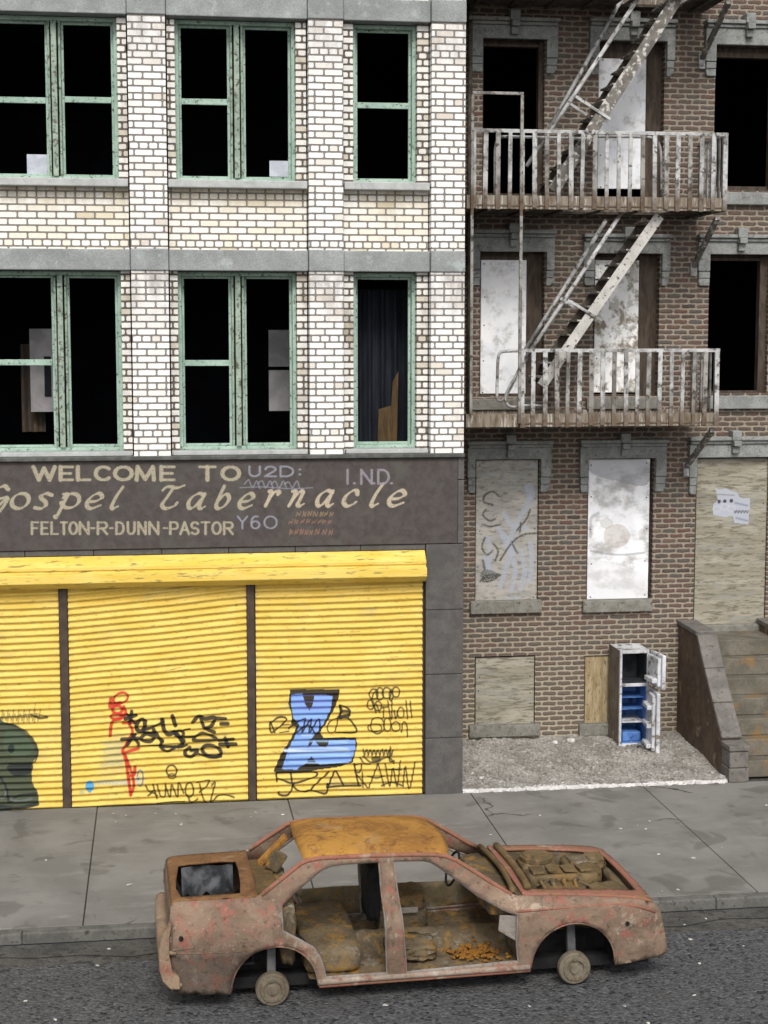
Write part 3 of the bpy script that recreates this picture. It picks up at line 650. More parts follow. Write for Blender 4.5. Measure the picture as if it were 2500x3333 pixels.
    T((556, 1180), (610, 1255), (655, 1228)); T((585, 1290), (640, 1262), (692, 1290)); T((640, 1158), (690, 1330)); T((692, 1170), (730, 1292), (782, 1300), (790, 1160)); T((790, 1180), (842, 1312), (862, 1170), (930, 1312), (942, 1140), (1002, 1262))
    cv.ell(1070, 1230, 48, 84, .024, TK, .93); T((1040, 1282), (1092, 1372), (1165, 1330)); T((1158, 1142), (1302, 1110), (1262, 1190), (1188, 1252)); T((1190, 1160), (1222, 1300), (1272, 1402)); T((1330, 1172), (1372, 1140), (1342, 1262), (1320, 1372), (1402, 1300), (1500, 1290), (1592, 1312)); T((688, 1386), (850, 1366), (1012, 1360))
    cv.conv = zG
    for (x, y) in ((1050, 258), (1090, 250), (1130, 262)): cv.stroke([(x, y), (x + 30, y - 8), (x + 60, y - 12)], .008, (110, 90, 30), .8)
def paint_right(cv):
    cv.conv = zH
    cv.fill([(298, 402), (632, 402), (628, 450), (600, 525), (545, 625), (498, 690), (525, 725), (640, 722), (742, 722), (752, 775), (722, 890), (640, 922), (470, 942), (400, 965), (215, 972), (188, 948), (240, 830), (300, 740), (342, 655), (305, 640), (312, 575), (288, 500)], BLK, .97)
    BL = (140, 178, 248)
    blue = [(306, 432), (380, 425), (400, 500), (430, 545), (452, 500), (462, 440), (585, 445), (575, 530), (525, 630), (478, 692), (430, 745), (412, 802), (440, 775), (460, 740), (500, 790), (540, 796), (565, 745), (738, 742), (740, 800), (712, 882), (620, 895), (500, 908), (462, 882), (420, 885), (345, 940), (242, 938), (288, 800), (345, 690), (362, 640), (320, 590), (304, 500)]
    cv.fill(blue, BL, 1.)
    for k in range(11):
        y = 440 + k * 45; xa = {True: (318, 560), False: (290, 720)}[y < 640]
        if 600 < y < 740: xa = (372, 460)
        cv.stroke([(xa[0] + random.uniform(0, 25), y), ((xa[0] + xa[1]) / 2, y + random.uniform(-6, 6)), (xa[1] - random.uniform(15, 40), y)], random.choice((.02, .03)), random.choice(((205, 225, 255), (170, 165, 245), (175, 215, 255))), .6)
    cv.stroke([(262, 812), (470, 820), (700, 815)], .034, (222, 236, 255), .8); cv.fill([(415, 880), (440, 850), (470, 880)], BLK, .9)
    B = lambda q, w_=.018, a=.95: cv.stroke(q, w_ * 1.3, BLK, a)
    B([(160, 642), (200, 600), (245, 588), (275, 602), (240, 642), (172, 690), (165, 622), (195, 690)]); B([(228, 690), (290, 682)], .012); B([(245, 640), (300, 640), (292, 670)], .012)
    B([(290, 662), (350, 622), (402, 600), (378, 690), (442, 600), (428, 692), (492, 600), (500, 682)]); B([(345, 690), (420, 640), (470, 702)])
    B([(552, 640), (595, 602), (620, 602), (600, 682), (560, 690), (552, 640)], .014); B([(608, 690), (740, 692), (730, 640), (680, 590), (630, 592), (648, 540), (632, 505), (700, 540), (690, 592)], .02); B([(622, 590), (700, 572)], .03); B([(640, 545), (700, 545)], .025); B([(635, 510), (640, 600)], .02)
    S = lambda *a: cv.ell(*a, .020, (56, 52, 40), .92)
    for a in ((862, 432, 30, 34), (905, 432, 24, 42), (950, 425, 30, 36), (1012, 418, 26, 32), (980, 440, 12, 40), (842, 505, 24, 30), (892, 512, 24, 30), (1045, 558, 22, 36), (888, 645, 46, 56), (955, 640, 24, 45), (1012, 652, 28, 34), (870, 660, 46, 28)): S(*a)
    D = lambda q, w_=.015: cv.stroke(q, w_ * 1.35, (56, 52, 40), .92)
    for q in ([(930, 520), (928, 592)], [(915, 525), (960, 520)], [(958, 480), (975, 600)], [(985, 480), (985, 605)], [(1000, 540), (1012, 600), (1025, 545)], [(1080, 478), (1092, 600)], [(1108, 480), (1120, 592)], [(1050, 690), (1062, 620), (1086, 642), (1090, 722)], [(880, 400), (850, 470), (880, 560)], [(880, 500), (905, 560)]): D(q)
    for q in ([(210, 1022), (215, 960), (320, 962), (470, 960), (458, 992), (320, 1032), (215, 1000)], [(302, 960), (325, 1060), (412, 1090), (490, 1020), (560, 958)], [(325, 1030), (290, 1108), (228, 1112), (222, 1090)], [(400, 1092), (430, 1080), (540, 1102), (550, 1035)], [(545, 1060), (640, 1052), (775, 1050)],
              [(600, 950), (572, 1010), (558, 1055)], [(608, 950), (635, 1000), (660, 1050)], [(730, 900), (745, 980), (762, 1050)]): B(q, .020)
    for q in ([(740, 912), (780, 902), (768, 960), (740, 962), (820, 1062)], [(785, 960), (790, 1060)], [(892, 900), (830, 1062)], [(892, 900), (932, 1052)], [(820, 985), (880, 1000), (935, 985)], [(940, 900), (970, 1052), (992, 930), (1020, 1052), (1042, 880)], [(1060, 1052), (1076, 920), (1102, 1072), (1142, 888)], [(915, 1050), (985, 1030), (1060, 1050)], [(960, 940), (1050, 945)]): D(q, .016)
    for x in range(790, 990, 26): D([(x, 800 + (x % 5) * 4), (x + 10, 842), (x + 22, 806), (x + 6, 850)], .013)
    cv.ell(880, 872, 34, 22, 0, BLK, .8); D([(790, 850), (850, 890), (960, 860), (1000, 900)], .018); D([(770, 860), (800, 900), (840, 905)], .018); D([(975, 790), (970, 880), (1000, 880)], .018)
    for k in range(14):
        x = random.uniform(100, 1150); y = random.choice((20, 110, 200, 300, 520, 760)) + random.uniform(-20, 20); cv.stroke([(x, y), (x + random.uniform(15, 70), y - 4)], .008, (110, 92, 30), .7)
xs_ = dict(a=(-6.85, P(198, 2300, SHY)[0]), b=(P(228, 2300, SHY)[0], P(805, 2300, SHY)[0]), c=(P(834, 2300, SHY)[0], P(1374, 2300, SHY)[0]))
shutter(*xs_['a'], zsh, .012, .0, paint_left, 1.)
shutter(*xs_['b'], zsh, .088, .004, paint_mid, 2.)
shutter(*xs_['c'], zsh, .012, -.004, paint_right, 3.)
MB().box(XL, -6.86, .0, .1, 0, zsh).build('corner_pilaster', M['slate'], WB)
for a, b in ((199, 226), (806, 831)):
    MB().box(P(a, 2300, .03)[0], P(b, 2300, .03)[0], -.005, .09, 0, zsh).build('shutter_post', M['post'], WB, bevel=.006)
MB().box(xs_['c'][1] + .004, PXL - .002, .09, .12, 0, zsh).build('shutter_post', M['post'], WB)
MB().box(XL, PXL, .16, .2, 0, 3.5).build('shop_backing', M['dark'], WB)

# ------------------------------------------------------------------ right: brown brick building, set back behind a gravel yard
YW = 2.4
RB = empty('brown_brick_building', (3.5, YW, 0), label='brown brick row house with boarded windows behind the fire escape', cat='building')
def rect(z, x0, x1, y0, y1, Y=YW):
    (a, b), (c, d) = P(*z(x0, y0), Y), P(*z(x1, y1), Y); return (a, c, d, b)          # x0,x1,z0,z1
spec = [  # zoom, opening, board (or None), lintel(x0,x1,ytop,ear bottom), sill
    ('A', zA, (150, 470, 205, 1050), None, (72, 540, 92, 392), None),
    ('B', zA, (765, 1100, 215, 1050), ((765, 1030, 285, 1002), 'boardW'), (712, 1157, 100, 408), None),
    ('C', zA, (1383, 1700, 240, 1012), None, (1325, 1760, 110, 415), (1370, 1720, 1016, 1086)),
    ('D', zB, (135, 470, 275, 1036), ((140, 402, 316, 1030), 'boardW'), (78, 522, 160, 456), (85, 430, 1056, 1112)),
    ('E', zB, (740, 1075, 285, 1040), ((745, 996, 320, 1020), 'boardP'), (680, 1132, 182, 456), (700, 1075, 1050, 1108)),
    ('F', zB, (1350, 1652, 290, 1022), None, (1286, 1715, 185, 458), (1340, 1710, 1040, 1106)),
    ('G', zC, (110, 440, 155, 908), ((114, 434, 160, 905), 'boardG'), (64, 505, 56, 325), (84, 460, 908, 966)),
    ('H', zC, (706, 1042, 150, 893), ((710, 1022, 155, 890), 'boardS'), (660, 1112, 50, 322), (680, 1045, 905, 958)),
    ('I', zC, (1280, 1642, 145, 1034), ((1284, 1636, 152, 1030), 'ply'), (1238, 1700, 36, 332), None),
    ('J', zD, (106, 424, 306, 668), ((112, 418, 312, 664), 'ply'), None, (78, 452, 674, 722)),
    ('K', zD, (688, 1010, 300, 656), ((692, 1004, 304, 652), 'plyv'), None, (660, 1030, 664, 712))]
RX0, RX1, RZ1 = .0, 8.0, 12.8
ops = [rect(z, *op) for _, z, op, _, _, _ in spec]
def wall_cells(m, x0, x1, z0, z1, y, ops, dep):
    X = sorted(set([x0, x1] + [o[0] for o in ops] + [o[1] for o in ops])); Z = sorted(set([z0, z1] + [o[2] for o in ops] + [o[3] for o in ops]))
    for i in range(len(X) - 1):
        for j in range(len(Z) - 1):
            cx, cz = (X[i] + X[i + 1]) / 2, (Z[j] + Z[j + 1]) / 2
            if any(o[0] < cx < o[1] and o[2] < cz < o[3] for o in ops): continue
            m.add([(X[i], y, Z[j]), (X[i + 1], y, Z[j]), (X[i + 1], y, Z[j + 1]), (X[i], y, Z[j + 1])], [(0, 1, 2, 3)])
    for a, b, c, d in ops:
        m.add([(a, y, c), (a, y, d), (a, y + dep, d), (a, y + dep, c)], [(0, 1, 2, 3)]); m.add([(b, y, d), (b, y, c), (b, y + dep, c), (b, y + dep, d)], [(0, 1, 2, 3)])
        m.add([(a, y, d), (b, y, d), (b, y + dep, d), (a, y + dep, d)], [(0, 1, 2, 3)]); m.add([(b, y, c), (a, y, c), (a, y + dep, c), (b, y + dep, c)], [(0, 1, 2, 3)])
wm = MB(); wall_cells(wm, RX0, RX1, -.1, RZ1, YW, ops, .22); wm.build('brick_wall', M['rbrick'], RB, recalc=False)
rb = MB(); rb.box(RX0, RX0 + .05, YW + .25, 8, 0, RZ1); rb.box(RX1 - .05, RX1, YW + .01, 8, 0, RZ1); rb.box(RX0, RX1, 8, 8.1, 0, RZ1); rb.box(RX0, RX1, YW + .01, 8.1, RZ1 - .05, RZ1); rb.build('side_wall', M['rbrick'], RB)
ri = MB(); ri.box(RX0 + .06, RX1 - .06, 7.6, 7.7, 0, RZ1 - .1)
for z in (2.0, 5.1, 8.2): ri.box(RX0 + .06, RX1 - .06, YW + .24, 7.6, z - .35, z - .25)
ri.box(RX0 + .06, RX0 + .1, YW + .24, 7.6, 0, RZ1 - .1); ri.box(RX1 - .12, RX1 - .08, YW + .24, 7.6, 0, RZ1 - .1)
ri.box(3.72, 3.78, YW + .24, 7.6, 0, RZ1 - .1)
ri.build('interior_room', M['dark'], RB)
boards = {}
for (nm, z, op, bd, lin, sill), (a, b, c, d) in zip(spec, ops):
    fm = MB(); f = .035; y = YW + .10
    deep = nm in 'ABDEF'
    fr_r = {'A': .075, 'B': .26, 'D': .26, 'E': .30, 'F': .12, 'C': .08}.get(nm, .02); fr_t = {'B': .24, 'D': .12, 'E': .09, 'A': .09, 'C': .16, 'F': .09}.get(nm, .02); fl = .03
    fm.box(a, a + fl, y, y + .14, c, d)
    k = 3 if fr_r > .2 else 1                               # stepped mouldings on the visible right jamb
    for q in range(k):
        fm.box(b - fr_r * (q + 1) / k + .003, b - fr_r * q / k, y + .025 * (k - 1 - q) - .005, y + .14, c, d)
    for q in range(2):
        fm.box(a + fl, b - fr_r, y + .03 * (1 - q), y + .14, d - fr_t * (q + 1) / 2 + .002, d - fr_t * q / 2)
    fm.box(a + fl, b - fr_r, y, y + .14, c, c + .03)
    wo = fm.build('window' if nm != 'I' else 'door', M['brownframe'], RB, bevel=.006)
    if not bd and nm in 'AC':
        mm = MB(); xm0, xm1 = a + fl, b - fr_r
        mm.box(xm0, xm1, y + .06, y + .11, c + .03, c + .08); mm.build('bottom_rail', M['brownframe'], wo)
    if bd:
        br = rect(z, *bd[0], YW + (.105 if deep else .03)); boards[nm] = (br, bd[1], wo, YW + (.105 if deep else .03))
    if lin:
        x0, x1, zb, zt = rect(z, lin[0], lin[1], lin[2], lin[3]); zo = d
        zm = zt - .11                                        # moulding line
        H = MB(); e0, e1 = a - .012, b + .012
        zz = zb + (zo - zb) * .46
        H.prism([(x0, zz), (e0, zz), (e0, zo), (e1, zo), (e1, zz), (x1, zz), (x1, zm), (x0, zm)], YW - .085, YW + .05)
        ho = H.build('window_hood', M['rstone'], RB, bevel=.012)
        for e, f_ in ((x0, e0), (e1, x1)):
            K = MB(); s0, s1 = (e + .012, f_) if e < a else (e, f_ - .012)
            K.box(s0, s1, YW - .075, YW + .03, zb + (zz - zb) * .52, zz - .008)
            mid = zb + (zz - zb) * .50
            if e < a: K.prism([(s0 + .02, zb), (s1, zb), (s1, mid), (s0, mid), (s0, zb + .05)], YW - .065, YW + .03)
            else: K.prism([(s0, zb), (s1 - .05, zb), (s1, zb + .06), (s1, mid), (s0, mid)], YW - .065, YW + .03)
            K.build('ear_block', M['rstone'], ho, bevel=.01)
        Q = MB(); Q.box(x0 + .01, x1 - .01, YW - .12, YW + .02, zm + .003, zm + .05); Q.box(x0 - .015, x1 + .015, YW - .16, YW + .02, zm + .055, zt); Q.build('moulding', M['rstone'], ho, bevel=.012)
        cx_ = (x0 + x1) / 2; kk = MB(); kk.box(cx_ - .075, cx_ + .075, YW - .20, YW, zt - .05, zt + .10); kk.box(cx_ - .06, cx_ + .06, YW - .24, YW, zt - .14, zt - .053); kk.prism([(cx_ - .055, zt - .25), (cx_ + .055, zt - .25), (cx_ + .055, zt - .145), (cx_ - .055, zt - .145)], YW - .17, YW)
        kk.build('keystone', M['rstone'], ho, bevel=.012)
    if sill:
        x0, x1, zb, zt = rect(z, *sill, YW - .07); MB().box(x0, x1, YW - .09, YW + .16, zb, zt).build('window_sill', M['rsill'] if nm not in 'CF' else M['rstone'], RB, bevel=.012)
for nm, ((x0, x1, z0, z1), mat, wo, Yb) in boards.items():
    cv = Canvas(x0, x1, z0, z1, .012, Yb)
    if nm == 'G':
        cv.conv = zC; K1 = (62, 62, 60); W1 = (185, 192, 208)
        for q in ([(380, 300), (395, 380), (340, 470), (300, 560), (310, 640)], [(400, 290), (410, 340), (385, 380)], [(250, 560), (290, 640), (270, 740), (240, 830)], [(300, 640), (320, 740), (300, 850)], [(350, 640), (370, 740), (350, 840)], [(230, 520), (300, 600)], [(170, 570), (190, 650), (170, 740)], [(400, 600), (410, 700), (395, 800)], [(160, 680), (200, 760)], [(260, 440), (300, 500), (380, 520)]): cv.stroke(q, .08, W1, .75)
        for q in ([(235, 350), (200, 325), (160, 345), (155, 380), (200, 395)], [(165, 420), (150, 450), (185, 480), (215, 470)], [(150, 500), (190, 510), (240, 500)], [(160, 570), (145, 620), (170, 660), (200, 640)], [(205, 600), (230, 640), (215, 690)], [(400, 420), (380, 470), (330, 530)], [(430, 545), (360, 555), (300, 600), (240, 690)], [(300, 590), (330, 650)], [(350, 490), (345, 540)], [(135, 800), (170, 770), (240, 765), (180, 800), (150, 790), (230, 770)], [(150, 690), (160, 740)]): cv.stroke(q, .030, K1, .9)
        cv.fill([(140, 750), (190, 740), (235, 770), (200, 800), (150, 805)], K1, .6, True)
    if nm == 'I':
        cv.conv = zC
        cv.fill([(1372, 300), (1400, 312), (1440, 308), (1470, 322), (1500, 330), (1510, 356), (1565, 360), (1562, 430), (1555, 500), (1480, 492), (1472, 455), (1430, 462), (1365, 450), (1368, 390), (1392, 372), (1385, 330)], (200, 204, 216), .9)
        for q in ((1400, 378), (1430, 376), (1464, 374)): cv.ell(*q, 10, 10, 0, (50, 50, 60), .9)
        for q in ((1388, 418), (1430, 405), (1465, 415)): cv.ell(*q, 20, 16, .014, (215, 218, 228), .9)
        for x in range(1480, 1560, 16): cv.stroke([(x, 428), (x + 6, 438), (x + 11, 426)], .016, (55, 55, 65), .9)
        cv.stroke([(1390, 340), (1480, 345)], .014, (90, 92, 105), .7); cv.stroke([(1485, 385), (1550, 400)], .03, (140, 145, 165), .8); cv.stroke([(1490, 465), (1550, 480)], .03, (140, 145, 165), .8)
    if nm == 'H':
        cv.conv = zC
        cv.fill([(712, 700), (760, 690), (900, 720), (1010, 780), (1015, 885), (712, 885)], (250, 250, 252), .55, True); cv.fill([(720, 160), (1015, 160), (1015, 290), (860, 270), (730, 230)], (170, 170, 178), .55, True)
        cv.ell(805, 495, 32, 26, 0, (245, 245, 242), .9); cv.stroke([(720, 640), (860, 660), (1000, 650)], .03, (150, 155, 165), .6); cv.stroke([(720, 560), (722, 470), (760, 440)], .05, (150, 150, 155), .5)
        cv.fill([(800, 520), (880, 500), (930, 560), (880, 620), (800, 600)], (190, 172, 150), .4, True)
    bo_ = cv.mesh('board', M[mat], wo, thick=.02, smooth=False)
    nm_ = MB()
    for q in range(5):
        for xx in (x0 + .05, x1 - .05):
            zz = z0 + .06 + (z1 - z0 - .12) * q / 4; nm_.lathe([(-.006, .011), (.004, .011)], (xx + random.uniform(-.015, .015), Yb, zz + random.uniform(-.04, .04)), 'y', 8)
    nh = nm_.build('nails', M['irondark'], bo_); nh['kind'] = 'stuff'
DS = rect(zD, 1330, 1612, 140, 205, YW - .1)
MB().box(DS[0] - .1, DS[1] + .1, YW - .10, YW + .2, DS[2], DS[3]).build('door_sill', M['rsill'], RB, bevel=.015)
pc = MB(); x_, z_ = P(1524, 1500, YW - .15)
pc.tube([(.50, YW - .1, 5.2), (.50, YW - .1, 12.6)], .035, 10)
pc.build('downpipe', M['irondark'], RB, smooth=True)
qn = MB()
for k in range(16):
    zq = 2.15 + k * .17; qn.box(.47, .47 + (.16 if k % 2 else .22), YW - .02, YW + .01, zq + .008, zq + .162)
# ------------------------------------------------------------------ gravel yard
gv = MB(); gx = list(np.linspace(.0, 3.9, 66)); gy = list(np.linspace(-.004, YW, 44))
def gz(x, y):
    a = .03 + .10 * max(0, (y - .4) / 2) ** 1.3 + .03 * math.sin(x * 3.1 + y * 2) * math.sin(y * 3.3 + x)
    return max(.005, a + .05 * math.exp(-((x - 3.2) ** 2 + (y - 1.6) ** 2) * 1.5))
gv.grid(lambda x, y: (x, y, gz(x, y) + rng.normal(0, .006)), gx, gy)
st_n = 4200
ico = [(0, 0, 1), (.89, 0, .45), (.28, .85, .45), (-.72, .53, .45), (-.72, -.53, .45), (.28, -.85, .45), (.72, .53, -.45), (-.28, .85, -.45), (-.89, 0, -.45), (-.28, -.85, -.45), (.72, -.53, -.45), (0, 0, -1)]
icf = [(0, 1, 2), (0, 2, 3), (0, 3, 4), (0, 4, 5), (0, 5, 1), (1, 6, 2), (2, 7, 3), (3, 8, 4), (4, 9, 5), (5, 10, 1), (6, 7, 2), (7, 8, 3), (8, 9, 4), (9, 10, 5), (10, 6, 1), (11, 7, 6), (11, 8, 7), (11, 9, 8), (11, 10, 9), (11, 6, 10)]
def stone(m, c, r, flat=.6):
    a = random.uniform(0, 6.28); ca, sa = math.cos(a), math.sin(a); kx, ky = random.uniform(.7, 1.3), random.uniform(.6, 1.2)
    vs = []
    for x, y, z in ico:
        j = random.uniform(.75, 1.2); X, Y = x * kx * j, y * ky * j
        vs.append((c[0] + r * (X * ca - Y * sa), c[1] + r * (X * sa + Y * ca), c[2] + r * z * flat * j))
    m.add(vs, icf)
for k in range(st_n):
    x, y = random.uniform(.02, 3.84), random.uniform(.06, YW - .02); stone(gv, (x, y, gz(x, y)), random.choice((.014, .02, .026, .036, .05)) * random.uniform(.7, 1.2))
tag(gv.build('rubble', M['gravel'], recalc=False), 'dusty grey rubble covering the yard in front of the basement windows', 'rubble', kind='stuff')
ed = MB(); nx = 120
ed.grid(lambda x, v: (x, [-.035, -.03, .0, .06, .08][v] + .012 * math.sin(x * 23) + rng.normal(0, .004), [-.002, .028, .042, .035, .0][v] + rng.normal(0, .004)), list(np.linspace(.0, 3.84, nx)), [0, 1, 2, 3, 4])
for k in range(560): x = random.uniform(.02, 3.8) ; stone(ed, (x, random.uniform(-.03, .25) * random.random() + .0, .025), random.uniform(.008, .02))
tag(ed.build('chalk_edging', M['chalk'], recalc=False), 'crumbly white edging strip between rubble yard and pavement', 'edging')
for (x, y, r, lb) in ((615, 765, .085, 'largest white lump on the rubble below the bare wall between basement windows'), (530, 772, .06, 'grey white lump just left of the largest lump on the rubble'), (140, 945, .06, 'flat white scrap at the left front of the rubble yard'), (95, 912, .035, 'small white lump in the left of the rubble yard near the pilaster'), (395, 812, .03, 'small pale lump in the middle of the rubble yard')):
    gx_, gy_ = G(*zD(x, y), .08); m = MB(); stone(m, (0, 0, 0), r, .5); o = m.build('white_lump', M['chalk']); o.location = (gx_, min(gy_, 2.2), gz(gx_, min(gy_, 2.2)) + r * .25); o['label'] = lb; o['category'] = 'lump'; o['group'] = 'white lumps on the rubble'

# ------------------------------------------------------------------ stoop
SB = empty('stone_stoop', (4.6, 1.2, 0), label='stone stoop with brown cheek walls climbing to the boarded door', cat='stairs')
sx0, sx1 = 3.875, 4.13; rx0, rx1 = 5.16, 5.40
zl = 1.80; yl = 1.50
def cheek(x0, x1):
    side = [(-.02, -.0), (YW - .005, -.0), (YW - .005, zl + .06), (yl, zl + .04), (.30, .52), (.30, .45), (-.02, .45)]
    m = MB(); n = len(side)
    vs = [(x0, y, z) for y, z in side] + [(x1, y, z) for y, z in side]
    tri = tessellate_polygon([[Vector((y, z, 0)) for y, z in side]])
    m.add(vs, [tuple(t) for t in tri] + [tuple(i + n for i in t[::-1]) for t in tri] + [(i, (i + 1) % n, n + (i + 1) % n, n + i) for i in range(n)])
    c = m.build('cheek_wall', M['brown'], SB, bevel=.01)
    k = MB(); e = .025
    def slab(p, q, t=.075):
        (ya, za), (yb, zb) = p, q; d = Vector((0, yb - ya, zb - za)); L_ = d.length; d.normalize(); nn = Vector((0, -d.z, d.y))
        if nn.z < 0: nn = -nn
        k.obox(Vector(((x0 + x1) / 2, (ya + yb) / 2, (za + zb) / 2)) + nn * t / 2, ((x1 - x0) / 2 + e, 0, 0), d * L_ / 2, nn * t / 2)
    slab((YW - .01, zl + .06), (yl - .02, zl + .042)); pts = [(yl - .015, zl + .03), (1.12, 1.385), (.72, .955), (.31, .525)]
    for a_, b_ in zip(pts[:-1], pts[1:]): slab(a_, (b_[0] + .006, b_[1] + .006))
    k.box(x0 - e, x1 + e, -.05, .33, .452, .53)
    k.build('coping', M['cap'], c, bevel=.015)
    pm = MB(); pm.box(x0 - .02, x1 + .02, -.045, .30, .0, .20); pm.box(x0 - .012, x1 + .012, -.035, .30, .21, .44); pm.build('end_block', M['cap'], c, bevel=.015)
cheek(sx0, sx1); cheek(rx0, rx1)
for k in range(7):
    y0 = .18 + k * .235; z1 = .25 * (k + 1)
    MB().box(sx1 + .003, rx0 - .003, y0, YW - .002 - k * .0015, max(0, z1 - .25 + .001), z1 - .001).build('step', M['step'], SB, bevel=.012, jitter=.004)
# ------------------------------------------------------------------ refrigerator
fx0, fy0 = P(*zD(865, 800), 1.75); fx0 = fx0; fz = .045; fw_, fd_, fh_ = .47, .58, 1.55
M['white'] = plain('chipped white enamel', (.42, .43, .45), (.66, .675, .70), 3.5, .35, .65, (.17, .14, .11), 9, .52, .64, rough=.45, bump=.1)
M['fside'] = plain('rust stained cabinet side', (.13, .105, .08), (.20, .17, .14), 7, .35, .65, (.32, .30, .28), 12, .6, .7, stretch=(1, 1, .5))
M['fblue'] = plain('blue liner', (.06, .15, .40), (.12, .25, .55), 5, .35, .65, (.03, .06, .18), 9, .55, .7, rough=.5)
M['fblack'] = plain('black freezer liner', (.015, .018, .022), (.05, .055, .06), 5, rough=.5)
FR = empty('refrigerator', (fx0 + fw_ / 2, 1.75 + fd_ / 2, fz), R(0), label='derelict white refrigerator with blue inside, both doors hanging open', cat='refrigerator')
x0, x1, y0, y1, z0, z1 = fx0, fx0 + fw_, 1.75, 1.75 + fd_, fz, fz + fh_
t_ = .035; zsplit = z0 + fh_ * .655
c = MB(); c.box(x0, x0 + .012, y0 + .012, y1, z0, z1); c.build('side_panel', M['fside'], FR, bevel=.004)
c = MB(); c.box(x0 + .0125, x0 + .0125 + t_, y0, y1, z0, z1); c.box(x1 - t_, x1, y0, y1, z0, z1); c.box(x0 + .05, x1 - t_ - .001, y0 + .001, y1, z1 - .05, z1 - .001); c.box(x0 + .05, x1 - t_ - .001, y0 + .001, y1, z0, z0 + .11); c.box(x0 + .05, x1 - t_ - .001, y0 + .001, y1, zsplit - .025, zsplit + .025)
cab = c.build('cabinet', M['white'], FR, bevel=.008)
c = MB(); c.box(x0 + .05, x1 - t_ - .001, y1 - .06, y1 - .04, z0 + .11, zsplit - .025); c.box(x0 + .05, x0 + .056, y0 + .02, y1 - .06, z0 + .11, zsplit - .025); c.box(x1 - t_ - .007, x1 - t_ - .001, y0 + .02, y1 - .06, z0 + .11, zsplit - .025); c.box(x0 + .057, x1 - .05, y0 + .02, y1 - .06, z0 + .111, z0 + .12)
c.build('liner', M['fblue'], cab)
c = MB(); c.box(x0 + .05, x1 - t_ - .001, y1 - .06, y1 - .04, zsplit + .025, z1 - .05); c.box(x0 + .05, x0 + .056, y0 + .02, y1 - .06, zsplit + .025, z1 - .05); c.box(x1 - t_ - .007, x1 - t_ - .001, y0 + .02, y1 - .06, zsplit + .025, z1 - .05); c.box(x0 + .057, x1 - .05, y0 + .02, y1 - .06, zsplit + .0255, zsplit + .03); c.build('freezer_liner', M['fblack'], cab)
for zz in (z0 + .42,): MB().box(x0 + .057, x1 - .05, y0 + .05, y1 - .065, zz, zz + .022).build('shelf', M['white'], cab, bevel=.004)
MB().box(x0 + .09, x1 - .09, y0 + .08, y1 - .1, z0 + .122, z0 + .27).build('drawer', M['fblue'], cab, bevel=.02)
for zz in (z0 + .62, z0 + .80): MB().box(x0 + .057, x1 - .05, y0 + .09, y1 - .065, zz, zz + .008).build('shelf', M['fblue'], cab)
def fdoor(za, zb, ang, name, droop=0.):
    d = Vector((math.sin(ang), -math.cos(ang), droop)).normalized(); nrm = Vector((-math.cos(ang), -math.sin(ang), 0)); W = fw_ * .97
    h = Vector((x1 + .01, y0 - .012, 0)); cz = (za + zb) / 2
    o = MB().obox(h + d * W / 2 + Vector((0, 0, cz)) + nrm * -.03, d * W / 2, nrm * .03, (0, 0, (zb - za) / 2)).build(name, M['white'], FR, bevel=.015)
    m = MB().obox(h + d * W / 2 + Vector((0, 0, cz)) + nrm * .03, d * (W / 2 - .035), nrm * .028, (0, 0, (zb - za) / 2 - .04)); m.build('door_liner', M['white'], o, bevel=.02)
    for q in ((.25,) if zb - za < .7 else (.12, .45, .75)):
        MB().obox(h + d * W / 2 + Vector((0, 0, za + (zb - za) * q)) + nrm * .085, d * (W / 2 - .07), nrm * .045, (0, 0, .035)).build('door_shelf', M['white'], o, bevel=.012)
    MB().obox(h + d * (W - .03) + Vector((0, 0, cz)) + nrm * -.07, d * .012, nrm * .012, (0, 0, .09)).build('handle', M['fside'], o, bevel=.004)
fdoor(zsplit + .01, z1 - .0, R(6), 'freezer_door'); fdoor(z0 + .06, zsplit - .02, R(-4), 'door', -.04)
c = MB(); c.tube([(x1 - .2, y0 - .05, .1), (x1 - .18, y0 - .16, .14), (x1 - .12, y0 - .25, .08)], .03, 8); c.tube([(x1 - .1, y0 - .05, .08), (x1 - .08, y0 - .2, .16), (x1 - .02, y0 - .3, .07)], .025, 8)
tag(c.build('broken_hose', M['fblack'], smooth=True), 'black broken hose lying below the open refrigerator door', 'hose')

# ------------------------------------------------------------------ fire escape
FE = empty('fire_escape', (2.3, YW, 0), label='rusty iron fire escape with two railed balconies and steep stairs on the brick house', cat='fire escape')
YF = 1.18
def V3(z, x, y, Y): a, b = P(*z(x, y), Y); return (a, Y, b)
ZP = {}
def platform(x0, x1, zt, skirt, rail_h, rail, side_n, gap, key, hole=None, mats=None):
    m = MB(); y0, y1 = YF, YW - .01
    m.box(x0, x1, y0, y0 + .012, zt - skirt, zt); m.box(x1 - .012, x1, y0 + .0125, y1, zt - skirt, zt); m.box(x0, x0 + .012, y0 + .0125, y1, zt - skirt, zt); m.box(x0 + .0125, x1 - .0125, y1 - .04, y1, zt - skirt, zt)
    fo = m.build('platform', M['ironrust'], FE, bevel=.003)
    s = MB(); y = y0 + .03
    while y < y1 - .05:
        if hole and hole[2] < y < hole[3]:
            s.box(x0 + .013, hole[0], y, y + .045, zt - skirt + .012, zt - skirt + .05); s.box(hole[1], x1 - .013, y, y + .045, zt - skirt + .012, zt - skirt + .05)
        else: s.box(x0 + .013, x1 - .013, y, y + .045, zt - skirt + .012, zt - skirt + .05)
        y += .062
    xx = x0 + .3
    while xx < x1 - .2: s.box(xx, xx + .05, y0 + .013, y1 - .041, zt - skirt - .02, zt - skirt + .011); xx += .55
    s.build('grating', M['irondark'], fo)
    return fo
